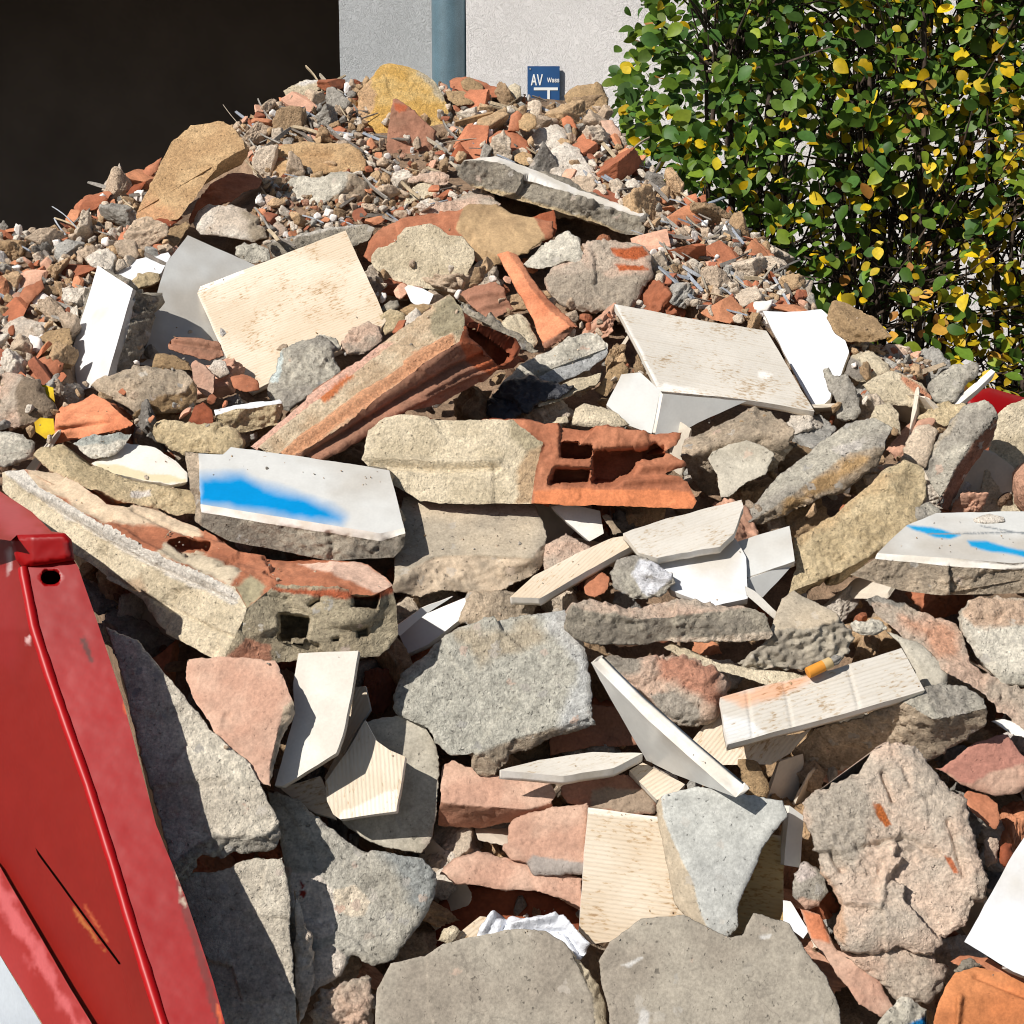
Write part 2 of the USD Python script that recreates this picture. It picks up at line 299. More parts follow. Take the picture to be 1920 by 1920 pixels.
def relief(V, so, seed, crag):
    """broken mineral surface: broad swells, fracture ledges, and crumbly patches between flatter ones"""
    big = fbm(V * 15 + so, 2, seed) - 0.5
    mid = fbm(V * 48 + so, 4, seed + 1) - 0.5
    w = fbm(V * 30 + so, 3, seed + 6) * 7.0 + 1.5 * mid
    fl = np.floor(w); fr = w - fl; ledge = fl + np.clip((fr - 0.78) / 0.22, 0, 1) ** 2 * (3 - 2 * np.clip((fr - 0.78) / 0.22, 0, 1)) - 3.5
    patch = np.clip((fbm(V * 20 + so * 2, 3, seed + 7) - 0.46) * 7, 0.12, 1)
    rid = np.abs(fbm(V * 85 + so + 0.9 * mid[:, None], 3, seed + 2) - 0.5) * 4 - 0.5
    hi = fbm(V * 230 + so, 3, seed + 3) - 0.5
    return 3.0 * big * np.minimum(crag + 0.3, 1) + 0.9 * mid + crag * (0.16 * ledge - patch * (0.55 * rid - 2.4 * hi)) + 0.9 * hi

def facet_cells(V, seed, s, area):
    r = np.random.RandomState(seed); n = int(np.clip(area / s ** 2, 5, 4000)); c = V[r.choice(len(V), min(n, len(V)), replace=False)]
    g = r.normal(size=c.shape) * 0.34; h = r.uniform(-.22, .22, len(c)) * s
    return cKDTree(c), c, g, h
def facets(V, cells, s):
    """chiselled faces: the lower envelope of tilted planes"""
    tree, c, g, h = cells; k = min(5, len(c)); d, i = tree.query(V, k=k)
    val = h[i] + ((V[:, None] - c[i]) * g[i]).sum(-1) + d * 0.30
    return val.min(1)

def seg_sdf(poly, pts):
    """signed distance in pixels, positive inside"""
    pg = Polygon(poly).buffer(0)
    d = shapely.distance(pg.boundary, shapely.points(pts))
    return np.where(shapely.contains_xy(pg, pts[:, 0], pts[:, 1]), d, -d)

def piece(name, label, cat, faces, off=0.0, T=None, ext='v', jag=2.5, rnd=0.006, sm=2, step=None, shrink=0.25, patches=(), pits=(), bands=(), lay=True, side=None, group=None, maxpull=0.09, ptag=None, cut=0.4):
    """A broken piece: its faces (outline, outward normal, preset[, part]) share corners; it is closed at the back by its thickness T."""
    seed = zlib.crc32(label.encode()) % 100000
    faces = [(list(map(lambda q: (float(q[0]), float(q[1])), f[0])), np.array(f[1], float) / np.linalg.norm(f[1]), f[2], (f[3] if len(f) > 3 else None)) for f in faces]
    union = unary_union([Polygon(f[0]).buffer(0.3) for f in faces])
    if union.geom_type != 'Polygon': union = max(union.geoms, key=lambda g: g.area)
    cx, cy = union.centroid.x, union.centroid.y
    size_px = math.sqrt(union.area)
    d0 = float(base([(cx, cy)])[0]) - off
    if shapely.contains_xy(GR1, cx, cy): d0 -= .014      # not sunk into the gravel
    if step is None: step = 3.2 if size_px < 130 else 3.8
    # corner depths: each face a plane
    dep, planes = {}, []
    for k, (poly, n, pr, part) in enumerate(faces):
        known = [q for q in poly if q in dep]
        if k == 0 or not known:
            c = np.mean(poly, axis=0); anchor = at([c], d0)[0]
        else:
            kp = np.array([at([q], dep[q])[0] for q in known]); anchor = kp.mean(0)
            if len(known) > 1:      # the plane holds the shared edge
                t = np.linalg.svd(kp - anchor)[2][0]; n2 = n - (n @ t) * t
                if np.linalg.norm(n2) > .35: n = n2 / np.linalg.norm(n2)
        for q in poly:
            if q not in dep:
                r = ray([q])[0]; den = r @ n
                d = ((anchor - EYE) @ n) / den if abs(den) > 1e-3 else d0
                dep[q] = float(np.clip(d, d0 - 0.30, d0 + 0.30))
    # dense faces
    allp, alld, key, tris, vpart, vface = [], [], {}, [], [], []
    def add(q, d, k, part, unique):
        kk = (round(q[0], 2), round(q[1], 2), part)
        if unique and kk in key: return key[kk]
        allp.append(q); alld.append(d); vpart.append(part); vface.append(k)
        if unique: key[kk] = len(allp) - 1
        return len(allp) - 1
    depth_eval = []
    edges_count = {}
    for poly, n, pr, part in faces:
        for a, b in zip(poly, poly[1:] + poly[:1]):
            e = (min(a, b), max(a, b)); edges_count[e] = edges_count.get(e, 0) + 1
    for k, (poly, n, pr, part) in enumerate(faces):
        dense, dd = [], []
        for a, b in zip(poly, poly[1:] + poly[:1]):
            L = math.hypot(b[0] - a[0], b[1] - a[1]); m = max(1, int(round(L / step)))
            e = (min(a, b), max(a, b))
            amp = jag * (1.0 if edges_count[e] == 1 else 0.7) * min(1, L / 60)
            pts, t = jagged(a, b, m, amp, seed)
            dense.append(a); dd.append(dep[a])
            ia, ib = 1 / dep[a], 1 / dep[b]
            for q, tt in zip(pts, t):
                dense.append(tuple(q)); dd.append(1 / (ia + (ib - ia) * tt))
        dense = np.array(dense); dd = np.array(dd)
        pg = Polygon(dense)
        if not pg.is_valid: pg = pg.buffer(0)
        # inverse-depth plane + boundary residual
        A = np.c_[dense, np.ones(len(dense))]; sol = np.linalg.lstsq(A, 1 / dd, rcond=None)[0]
        res = 1 / dd - A @ sol; flat = np.abs(res).max() < 2e-3
        tree = cKDTree(dense)
        def inv(p, sol=sol, res=res, tree=tree, flat=flat, nd=len(dense)):
            v = np.c_[p, np.ones(len(p))] @ sol
            if not flat:
                dist, idx = tree.query(p, k=min(24, nd)); w = 1 / (dist + 1e-3) ** 2
                v = v + (w * res[idx]).sum(1) / w.sum(1)
            return v
        depth_eval.append((pg, inv))
        x0, y0, x1, y1 = pg.bounds
        gx, gy = np.meshgrid(np.arange(x0, x1 + step, step), np.arange(y0, y1 + step, step * 0.87))
        gx = gx + (np.arange(gx.shape[0]) % 2)[:, None] * step / 2
        rs = np.random.RandomState(seed + k)
        pts = np.stack([gx.ravel(), gy.ravel()], -1) + rs.uniform(-0.22, 0.22, (gx.size, 2)) * step
        inner = pg.buffer(-step * 0.55)
        pts = pts[shapely.contains_xy(inner, pts[:, 0], pts[:, 1])] if not inner.is_empty else pts[:0]
        pitadd = np.zeros(len(pts)); extra, extrad = [], []
        for pp, pd in pits:
            pq = Polygon(pp).buffer(0)
            if not pg.buffer(-3).contains(pq.centroid): continue
            pq = pq.intersection(pg.buffer(-step * 0.8))
            if pq.is_empty: continue
            if pq.geom_type != 'Polygon': pq = max(pq.geoms, key=lambda g: g.area)
            keep = shapely.distance(pq.boundary, shapely.points(pts)) > step * 0.5
            pts, pitadd = pts[keep], pitadd[keep]
            pitadd[shapely.contains_xy(pq, pts[:, 0], pts[:, 1])] = pd
            nb = max(8, int(pq.length / step))
            ring = np.array([pq.exterior.interpolate(i / nb, normalized=True).coords[0] for i in range(nb)])
            ring = ring + (fbm(np.c_[ring / 14.0, np.full(nb, seed * 0.1)], 3, 7)[:, None] - 0.5) * 3.0
            q2 = pq.buffer(-1.6)
            if q2.is_empty or q2.geom_type != 'Polygon': continue
            ring2 = np.array([q2.exterior.interpolate(i / nb, normalized=True).coords[0] for i in range(nb)])
            extra += [ring, ring2]; extrad += [np.zeros(nb), np.full(nb, pd)]
        if extra:
            pts = np.vstack([pts] + extra); pitadd = np.concatenate([pitadd] + extrad)
        dep_in = 1 / inv(pts) + pitadd if len(pts) else np.zeros(0)
        ids = [add(tuple(q), d, k, part, True) for q, d in zip(dense, dd)] + [add(tuple(q), d, k, part, False) for q, d in zip(pts, dep_in)]
        ids = np.array(ids)
        loc = np.vstack([dense, pts]) if len(pts) else dense
        de = Delaunay(loc + rs.uniform(-1e-4, 1e-4, loc.shape))
        s = de.simplices; c = loc[s].mean(1)
        s = s[shapely.contains_xy(pg.buffer(0.05), c[:, 0], c[:, 1])]
        a, b, cc = loc[s[:, 0]], loc[s[:, 1]], loc[s[:, 2]]
        cr = (b[:, 0] - a[:, 0]) * (cc[:, 1] - a[:, 1]) - (b[:, 1] - a[:, 1]) * (cc[:, 0] - a[:, 0])
        s = s[np.abs(cr) > 1e-3]; cr = cr[np.abs(cr) > 1e-3]
        s = np.where((cr > 0)[:, None], s[:, [0, 2, 1]], s)      # image y is down: seen from the camera, anticlockwise
        tris.append(ids[s])
    allp = np.array(allp); alld = np.array(alld); vface = np.array(vface)
    # settle: in front of what was laid before, where they overlap
    bx0, by0, bx1, by1 = union.bounds
    sel = (GPX[..., 0] > bx0) & (GPX[..., 0] < bx1) & (GPX[..., 1] > by0) & (GPX[..., 1] < by1)
    gi = np.argwhere(sel); gp = GPX[sel]; gd = np.full(len(gp), np.nan)
    for pg, inv in depth_eval:
        m = shapely.contains_xy(pg, gp[:, 0], gp[:, 1]) & np.isnan(gd)
        if m.any(): gd[m] = 1 / inv(gp[m])
    ok = ~np.isnan(gd); shift = 0.0
    if lay and ok.any():
        z = ZB[gi[ok, 0], gi[ok, 1]]; o = np.isfinite(z)
        if o.sum() > 2:
            need = gd[ok][o] - z[o] + 0.004
            shift = float(np.clip(np.percentile(need, 88), 0, maxpull))
            if np.percentile(need, 88) > maxpull: report.append((label[:40], round(float(np.percentile(need, 88)), 3)))
    gd -= shift; alld = alld - shift
    if ok.any():
        zz = ZB[gi[ok, 0], gi[ok, 1]]; ZB[gi[ok, 0], gi[ok, 1]] = np.minimum(zz, gd[ok])
    # rounded rim
    m2px = d0 / FPX
    bt = np.array([union.exterior.interpolate(i * step).coords[0] for i in range(int(union.exterior.length / step) + 1)])
    dist = cKDTree(bt).query(allp)[0] * m2px
    if rnd > 0:
        u = np.clip(1 - dist / rnd, 0, 1); alld = alld + rnd * (1 - np.sqrt(np.maximum(0, 1 - u * u)))
    V = at(allp, alld)
    F = np.vstack(tris)
    # welded topology for smoothing and normals, parts are split afterwards
    wk, inv_id = np.unique(np.round(allp, 2), axis=0, return_inverse=True); inv_id = inv_id.ravel()
    if sm:
        e = np.vstack([F[:, [0, 1]], F[:, [1, 2]], F[:, [2, 0]]]); e = inv_id[e]; e = np.vstack([e, e[:, ::-1]])
        nW = len(wk); W = np.zeros((nW, 3)); cnt = np.zeros(nW); np.add.at(W, inv_id, V); np.add.at(cnt, inv_id, 1); W /= cnt[:, None]
        deg = np.zeros(nW); np.add.at(deg, e[:, 0], 1)
        for _ in range(sm):
            S = np.zeros((nW, 3)); np.add.at(S, e[:, 0], W[e[:, 1]]); W = 0.5 * W + 0.5 * S / np.maximum(deg, 1)[:, None]
        V = W[inv_id]
    Wn = np.zeros((len(wk), 3)); fn = np.cross(V[F[:, 1]] - V[F[:, 0]], V[F[:, 2]] - V[F[:, 0]])
    for k in range(3): np.add.at(Wn, inv_id[F[:, k]], fn)
    N = (Wn / np.maximum(np.linalg.norm(Wn, axis=1, keepdims=True), 1e-12))[inv_id]
    pr_of = [P[f[2]] for f in faces]
    amp = np.array([p['amp'] for p in pr_of])[vface]; crag = np.array([p['craggy'] for p in pr_of])[vface]
    # soften amplitude differences across welded vertices
    aW = np.zeros(len(wk)); cW = np.zeros(len(wk)); nn = np.zeros(len(wk)); np.add.at(aW, inv_id, amp); np.add.at(cW, inv_id, crag); np.add.at(nn, inv_id, 1)
    amp = (aW / nn)[inv_id]; crag = (cW / nn)[inv_id]
    so = seed * 0.013
    disp = amp * relief(V, so, seed, crag)
    area = union.area * m2px ** 2; cellset = []
    if crag.max() > .25 and size_px > 40:
        pm_ = np.clip((fbm(V * 24 + so * 5, 3, seed + 21) - .42) * 5, .22, 1)
        for sc_, wt in ((.030, .34), (.012, .30), (.0055, .26)):
            cl = facet_cells(V, seed + int(sc_ * 1e4), sc_, area); fv = facets(V, cl, sc_); mu = float(fv.mean()); cellset.append((cl, mu, wt, sc_)); disp = disp + np.minimum(crag, 1.2) * wt * (fv - mu) * (pm_ if sc_ < .02 else 1)
    for line, w, h in bands:
        ls = shapely.LineString(line); dl = shapely.distance(ls, shapely.points(allp)); disp = disp + h * np.exp(-(dl / w) ** 2)
    V = V + N * disp[:, None]
    # colour
    mixn = np.array([p['mix'] for p in pr_of])[vface][:, None]
    cn = fbm(V * mixn + so * 3, 4, seed + 5); w = np.clip((cn - np.array([p['thr'] for p in pr_of])[vface]) * 5 + 0.5, 0, 1)[:, None]
    C = np.array([p['col'] for p in pr_of])[vface] * (1 - w) + np.array([p['col2'] for p in pr_of])[vface] * w
    tint = np.random.RandomState(seed + 9).uniform(0.95, 1.05)
    C = C * tint
    pn = fbm(V * 60 + so, 4, seed + 8) - 0.5
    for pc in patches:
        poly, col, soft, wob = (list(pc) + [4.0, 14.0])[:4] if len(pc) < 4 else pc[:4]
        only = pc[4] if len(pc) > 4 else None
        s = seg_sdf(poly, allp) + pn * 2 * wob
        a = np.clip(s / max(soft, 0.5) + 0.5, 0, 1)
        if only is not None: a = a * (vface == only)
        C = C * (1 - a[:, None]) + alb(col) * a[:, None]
    # parts
    parts = []
    for f in faces:
        if f[3] not in parts: parts.append(f[3])
    # outline loop (welded)
    Fw = inv_id[F]; de = np.vstack([Fw[:, [0, 1]], Fw[:, [1, 2]], Fw[:, [2, 0]]])
    es = {(a, b) for a, b in map(tuple, de)}
    nxt = {}
    for a, b in es:
        if (b, a) not in es: nxt[a] = b
    loop = []
    if nxt:
        best = []
        left = set(nxt)
        while left:
            s0 = next(iter(left)); lp = [s0]; left.discard(s0); c = nxt[s0]
            while c in left: lp.append(c); left.discard(c); c = nxt.get(c, -1)
            if len(lp) > len(best): best = lp
        loop = best
    first = {}
    for i, w_ in enumerate(inv_id): first.setdefault(w_, i)
    li = np.array([first[w_] for w_ in loop])
    if T is None: T = min(0.10, 0.55 * size_px * m2px)
    n0 = faces[0][1]
    if ext == 'v':
        dirv = ray([(cx, cy)])[0]; dirv /= np.linalg.norm(dirv)
    elif ext == 'n': dirv = -n0
    else: dirv = np.array(ext, float) / np.linalg.norm(ext)
    nr = max(2, int(math.ceil(T / (0.0035 if ext == 'n' else 0.012)))); nr = min(nr, 14)
    B = V[li]; cen = B.mean(0)
    rings = [B]
    sp = P[side[0]] if side else P[faces[0][2]]
    for r in range(1, nr + 1):
        t = r / nr
        Rr = B + dirv * T * t + (cen - B) * (shrink * t ** 1.6)
        outw = B - cen; outw -= np.outer(outw @ dirv, dirv); outw /= np.maximum(np.linalg.norm(outw, axis=1, keepdims=True), 1e-9)
        nz = relief(Rr, so, seed, np.full(len(Rr), sp['craggy']))
        for cl, mu, wt, sc_ in cellset: nz = nz + min(sp['craggy'], 1.2) * wt * np.clip(facets(Rr, cl, sc_) - mu, -.012, .012) / max(sp['amp'], 1e-5)
        Rr = Rr + outw * (sp['amp'] * nz * min(1, r / 1.5))[:, None]
        rings.append(Rr)
    L = len(li); SV = np.vstack(rings); sf = []
    i0 = np.arange(L); i1 = (i0 + 1) % L
    for r in range(nr):
        a, b, c, d = r * L + i0, r * L + i1, (r + 1) * L + i1, (r + 1) * L + i0
        sf += [np.stack([b, a, d], -1), np.stack([b, d, c], -1)]
    lp2 = allp[li]
    try:
        de2 = Delaunay(lp2 + np.random.RandomState(seed).uniform(-1e-3, 1e-3, lp2.shape)); s2 = de2.simplices; c2 = lp2[s2].mean(1)
        s2 = s2[shapely.contains_xy(Polygon(lp2).buffer(0), c2[:, 0], c2[:, 1])]
        a, b, c = lp2[s2[:, 0]], lp2[s2[:, 1]], lp2[s2[:, 2]]
        cr = (b[:, 0] - a[:, 0]) * (c[:, 1] - a[:, 1]) - (b[:, 1] - a[:, 1]) * (c[:, 0] - a[:, 0])
        s2 = np.where((cr < 0)[:, None], s2[:, [0, 2, 1]], s2)
        sf.append(s2 + nr * L)
    except Exception: pass
    SF = np.vstack(sf)
    cn = fbm(SV * sp['mix'] + so * 3, 4, seed + 5); w = np.clip((cn - 0.5) * 5 + 0.5, 0, 1)[:, None]
    SC = (sp['col'] * (1 - w) + sp['col2'] * w) * tint
    # local plane coordinates for tile backs
    q0, q1 = at([faces[0][0][0]], dep[faces[0][0][0]])[0], at([faces[0][0][1]], dep[faces[0][0][1]])[0]
    ux = (q1 - q0) / max(np.linalg.norm(q1 - q0), 1e-9); vy = np.cross(n0, ux)
    uvw = lambda X: np.stack([(X - q0) @ ux, (X - q0) @ vy, (X - q0) @ n0], -1) + (seed % 97) * np.array([0.37, 0.0, 0.0])
    side_part = side[1] if side and len(side) > 1 else parts[0]
    allparts = parts + ([side_part] if side_part not in parts else [])
    single = len(allparts) == 1
    origin = cen + 0 * cen
    if single:
        VV = np.vstack([V, SV]); FF = np.vstack([F, SF + len(V)]); CC = np.vstack([C, SC])
        if ext == 'v':     # one skin: the back hangs on the rim
            mp = np.concatenate([np.arange(len(V)), np.where(np.arange(len(SV)) < L, np.resize(li, len(SV)), np.arange(len(SV)) + len(V))])
            FF = mp[FF]
            # weld the front
            rep = np.array([first[w_] for w_ in inv_id]); mp2 = np.concatenate([rep, np.arange(len(SV)) + len(V)]); FF = mp2[FF]
        p = put(numbered(name), VV, FF, faces[0][3] and P[faces[0][2]]['mat'] or P[faces[0][2]]['mat'], CC, True, uvw(VV))
        return tag(p, label, cat, group)
    root = xform(name, (0, 0, 0)); path = str(root.GetPath())
    for pt in allparts:
        FF, VV, CC = [], [], []
        m = np.array([parts.index(vp) if vp in parts else -1 for vp in vpart]) == (parts.index(pt) if pt in parts else -2)
        fsel = F[m[F].all(1)]; n_ = 0
        if len(fsel):
            u, iv = np.unique(fsel, return_inverse=True); FF.append(iv.reshape(-1, 3)); VV.append(V[u]); CC.append(C[u]); n_ = len(u)
        if pt == side_part: FF.append(SF + n_); VV.append(SV); CC.append(SC)
        mat = next((P[f[2]]['mat'] for f in faces if f[3] == pt), sp['mat'])
        VV = np.vstack(VV)
        pp = put(numbered(pt, path), VV, np.vstack(FF), mat, np.vstack(CC), True, uvw(VV))
        if ptag and pt in ptag: tag(pp, ptag[pt])
    return tag(root, label, cat, group)

def tile(name, label, poly, n, pr='white', th=0.008, sidep='edge', jag=1.3, **kw):
    kw.setdefault('sm', 0); kw.setdefault('rnd', 0.0); kw.setdefault('step', 4.0)
    body = 'body'
    return piece(name, label, 'tile', [(poly, n, pr, 'glaze' if pr in ('white', 'greyg') else 'ribbed_back' if pr.startswith('back') else 'face')], T=th, ext='n', jag=jag, shrink=0.0, side=(sidep, body), **kw)
# ------------------------------------------------------------------ the traced pieces, from the back of the heap to the front
U, UF, FU, FF_, D_ = (0, -.35, .94), (0, -.62, .78), (0, -.8, .6), (0, -.95, .3), (.1, -.85, -.5)
def rock(label, outline, n=FU, pr='conc', cat='stone', name='stone', **kw):
    kw.setdefault('rnd', 0.007); kw.setdefault('sm', 2); kw.setdefault('jag', 4.0)
    return piece(name, label, cat, [(outline, n, pr)], **kw)
def chunk(label, faces, cat='concrete slab', name='concrete_slab', **kw):
    return piece(name, label, cat, faces, **kw)

# --- top of the heap
rock('large yellow painted stone at the very top of the heap', [(668,177),(697,143),(713,120),(733,118),(787,130),(820,157),(835,185),(850,225),(845,250),(790,275),(717,262),(687,236),(670,212)], (.1,-.8,.6), 'yel', rnd=0.0044,
     patches=[([(660,177),(697,140),(704,200),(684,240),(664,214)], (222,182,140), 4, 10), ([(787,126),(825,152),(840,190),(828,190),(810,165),(780,140)], (206,190,160), 5, 10)])
rock('brown flat brick leaning against the yellow stone', [(733,178),(745,180),(780,205),(815,250),(818,290),(800,308),(770,318),(735,310),(722,275),(728,210)], (.15,-.93,.35), 'brickD', 'brick', 'brick_fragment', rnd=0.0039,
     patches=[([(738,190),(765,195),(762,208),(748,212),(740,206)], (190,104,70), 3, 6)])
rock('long terracotta shard at the foot of the downpipe', [(840,150),(855,142),(885,145),(920,158),(950,172),(935,184),(880,180),(845,168)], (0,-.6,.8), 'terr', 'tile shard', 'terracotta_shard')
rock('rounded tan lump lying on the shard below the downpipe', [(862,152),(880,142),(905,155),(910,172),(885,177),(866,167)], FU, 'tanD')
rock('flat tan stone just right of the yellow stone', [(833,168),(870,168),(893,182),(890,197),(855,200),(838,187)], (0,-.6,.8), 'tanD')
rock('pale pointed lump just left of the blue sign', [(948,165),(965,153),(978,160),(980,182),(968,190),(952,184)], FU, 'cream')
rock('big tan stone at the ridge beside the hedge', [(1058,180),(1085,163),(1120,155),(1138,185),(1142,218),(1115,226),(1085,212),(1060,194)], FU, 'tanD', rnd=0.0110)
rock('reddish stone below the tan ridge stone at the hedge', [(1122,225),(1150,225),(1167,250),(1165,270),(1135,262)], FU, 'brick')
rock('cluster of dark terracotta on the ridge centre', [(917,260),(935,242),(965,238),(990,265),(998,287),(970,297),(930,290),(918,272)], FU, 'terr', 'tile shard', 'terracotta_shard')
rock('upright terracotta strip between pale lumps on the ridge', [(955,217),(970,205),(982,215),(974,248),(950,248)], FF_, 'terr', 'tile shard', 'terracotta_shard')
rock('orange tinted pale lump right of the upright terracotta strip', [(970,227),(985,210),(1005,215),(1008,237),(990,250),(972,242)], FU, 'tan')
rock('peach lump near the ridge left of the hedge stone', [(1050,224),(1060,213),(1075,220),(1085,242),(1070,250),(1055,242)], FU, 'terrP')
rock('triangular terracotta sherd with a flat face on the right ridge', [(1078,262),(1100,240),(1120,258),(1132,282),(1105,284),(1083,277)], FU, 'terr', 'tile shard', 'terracotta_shard')
rock('pale pinkish rough lump behind the white grey boulder', [(993,257),(1010,240),(1045,232),(1068,250),(1065,272),(1040,288),(1010,292),(995,277)], FU, 'plasW', rnd=0.0110)
rock('white and grey knobbly boulder above the long slab', [(1022,292),(1035,272),(1060,263),(1090,280),(1110,312),(1124,345),(1115,362),(1080,348),(1050,340),(1028,327)], FU, 'plasW', rnd=0.0110)
rock('dark terracotta triangle below the brown brick', [(840,292),(860,265),(882,287),(874,300),(845,303)], FU, 'terrD', 'tile shard', 'terracotta_shard')
rock('small tan lump above the left end of the long slab', [(962,292),(980,282),(1000,290),(1002,307),(985,314),(963,304)], FU, 'tan')
rock('white topped lump on the left shoulder of the ridge', [(530,172),(550,158),(575,147),(605,143),(610,160),(595,174),(560,182),(535,182)], FU, 'cream', patches=[([(550,160),(575,145),(607,141),(606,150),(575,160)], (240,232,222), 4, 6)])
# --- left shoulder
rock('white spire shaped lump on the left silhouette', [(190,357),(200,338),(215,322),(223,302),(229,312),(227,337),(211,352),(193,364)], FU, 'plasW')
rock('bright orange terracotta chip far left on the silhouette', [(137,387),(150,375),(180,362),(205,357),(213,365),(200,380),(160,402),(148,410),(138,400)], (-.3,-.55,.78), 'terr', 'tile shard', 'terracotta_shard')
rock('dark orange strip of terracotta behind the tan slab', [(258,332),(275,310),(305,292),(300,318),(280,335),(262,339)], FU, 'terr', 'tile shard', 'terracotta_shard')
rock('small rusty terracotta strip left of the tan slab', [(234,364),(250,345),(277,336),(267,358),(240,369)], FU, 'terrD', 'tile shard', 'terracotta_shard')
rock('brown curved terracotta piece under the lower end of the tan slab', [(270,432),(295,410),(330,395),(347,407),(317,428),(297,443),(275,442)], UF, 'terrD', 'tile shard', 'terracotta_shard')
rock('large tan stone slab leaning on the left shoulder', [(357,233),(395,229),(417,227),(437,237),(457,263),(462,282),(423,300),(393,330),(350,393),(333,412),(280,427),(250,407),(263,373),(300,307),(320,267)], (-.2,-.78,.6), 'tan', name='stone_slab', ext='n', T=.03, rnd=0.0028, sm=2,
     patches=[([(255,395),(270,370),(330,395),(300,430),(270,425)], (222,172,128), 20, 30)])
rock('wide flat terracotta slab beneath the tan leaning stone', [(350,412),(365,380),(400,340),(430,322),(470,322),(494,335),(487,352),(457,362),(432,382),(402,392),(355,422)], (.1,-.55,.82), 'terr', 'tile shard', 'terracotta_shard', rnd=0.0033)
rock('tan wedge stone above the grey glazed tile', [(298,462),(320,425),(350,408),(362,420),(347,442),(324,472)], FU, 'tanD')
rock('long ridged sandstone lump left of the brown brick', [(489,312),(500,290),(520,272),(560,263),(620,262),(660,265),(678,275),(692,300),(690,320),(665,328),(600,328),(520,338),(493,330)], (-.1,-.8,.6), 'tan', rnd=0.0088, bands=[([(500,300),(560,292),(620,290)], 5, -.004)])
chunk('pale broken concrete block below the ridged sandstone', [([(515,360),(540,335),(550,328),(590,330),(650,335),(640,360),(610,372),(590,408),(545,395),(520,385)], (-.25,-.6,.75), 'concL'),
     ([(650,335),(687,345),(688,367),(660,388),(630,380),(612,378),(590,408),(610,372),(640,360)], (.5,-.8,.3), 'concW')], 'concrete block', 'concrete_block', rnd=0.0066, sm=3)
rock('rough cream boulder above the ribbed tile', [(360,422),(370,400),(390,388),(430,386),(462,392),(480,405),(500,425),(503,447),(480,455),(440,452),(400,445),(372,442)], (-.1,-.7,.7), 'plasW', rnd=0.0138,
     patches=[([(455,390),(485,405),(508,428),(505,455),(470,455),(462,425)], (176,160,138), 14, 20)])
rock('pinkish pebble right of the cream boulder', [(485,380),(500,365),(520,370),(524,392),(500,400),(487,392)], FU, 'plasP')
rock('pale pink pebble under the concrete block', [(507,427),(520,410),(540,425),(546,442),(520,447)], FU, 'plasP')
rock('grey lump between the cream boulder and the ribbed tile', [(438,460),(455,452),(480,453),(505,468),(510,490),(480,497),(450,490)], FU, 'conc')
chunk('thin dark grey slab edge behind the ribbed tile', [([(503,452),(560,440),(640,420),(690,413),(706,425),(692,452),(660,464),(620,460),(530,484),(508,482)], (0,-.9,.4), 'concD')], rnd=0.0022,
     patches=[([(500,445),(690,408),(692,416),(560,444),(505,458)], (214,206,194), 2, 4)])
rock('flat cream triangle of plaster in the upper middle', [(753,380),(775,350),(800,338),(825,350),(832,360),(790,377),(757,385)], UF, 'cream', cat='plaster', name='plaster_lump', rnd=0.0033)
rock('knobbly pink plaster behind the cream triangle', [(760,347),(770,328),(810,322),(845,328),(842,347),(822,352),(790,342)], FU, 'plasP', 'plaster', 'plaster_lump')
rock('thin white plaster strip below the cream triangle', [(750,397),(805,368),(810,377),(760,404)], UF, 'plasW', 'plaster', 'plaster_lump', rnd=0.0017)
# --- middle, upper row
rock('flat pinkish slab over the big terracotta tile', [(755,404),(800,385),(870,370),(905,362),(928,375),(940,395),(870,400),(800,412)], U, 'plasP', 'plaster', 'plaster_lump', rnd=0.0022)
rock('brown terracotta wall in shade under the long slab', [(965,420),(1010,400),(1040,392),(1046,432),(1035,455),(1005,458)], FF_, 'terrD', 'tile shard', 'terracotta_shard', rnd=0.0033)
chunk('long slab of mortar with a white tile along its top', [([(852,312),(866,300),(930,303),(1000,335),(1100,378),(1203,410),(1211,428),(1207,445),(1165,440),(1090,412),(1000,385),(930,367),(875,345),(855,330)], (0,-.93,.25), 'concD', 'mortar'),
     ([(866,300),(888,296),(930,290),(1010,320),(1110,362),(1216,400),(1203,410),(1100,378),(1000,335),(930,303)], (-.1,-.4,.9), 'edge', 'tile_layer')], 'tiled slab', 'tiled_slab', T=.09, shrink=.1, rnd=0.0022, off=.04, side=('concD', 'mortar'),
     patches=[([(875,340),(1000,378),(1090,405),(1170,436),(1150,446),(1000,396),(890,362)], (214,190,150), 3, 10, 0)])
chunk('big terracotta tile with mortar crusts in the upper middle', [([(680,482),(690,455),(720,430),(770,410),(830,398),(865,393),(852,430),(880,462),(897,492),(800,450),(700,498)], (-.15,-.72,.68), 'terr'),
     ([(865,393),(880,381),(940,381),(960,395),(1000,403),(1020,452),(990,477),(930,494),(897,492),(880,462),(852,430)], (.05,-.85,.52), 'tanD'), ([(1000,403),(1040,413),(1038,444),(1020,452)], (.3,-.9,.3), 'terr')], 'roof tile', 'roof_tile', rnd=.005, sm=1, jag=4, off=.01)
rock('round cream plaster slab leaning on the curved terracotta tile', [(690,482),(700,462),(740,450),(760,425),(810,418),(830,430),(840,440),(865,440),(890,465),(892,490),(880,517),(850,532),(830,548),(790,544),(745,547),(730,520),(705,510),(692,494)], (-.1,-.86,.5), 'cream', 'plaster', 'plaster_slab', rnd=0.0039, T=.045)
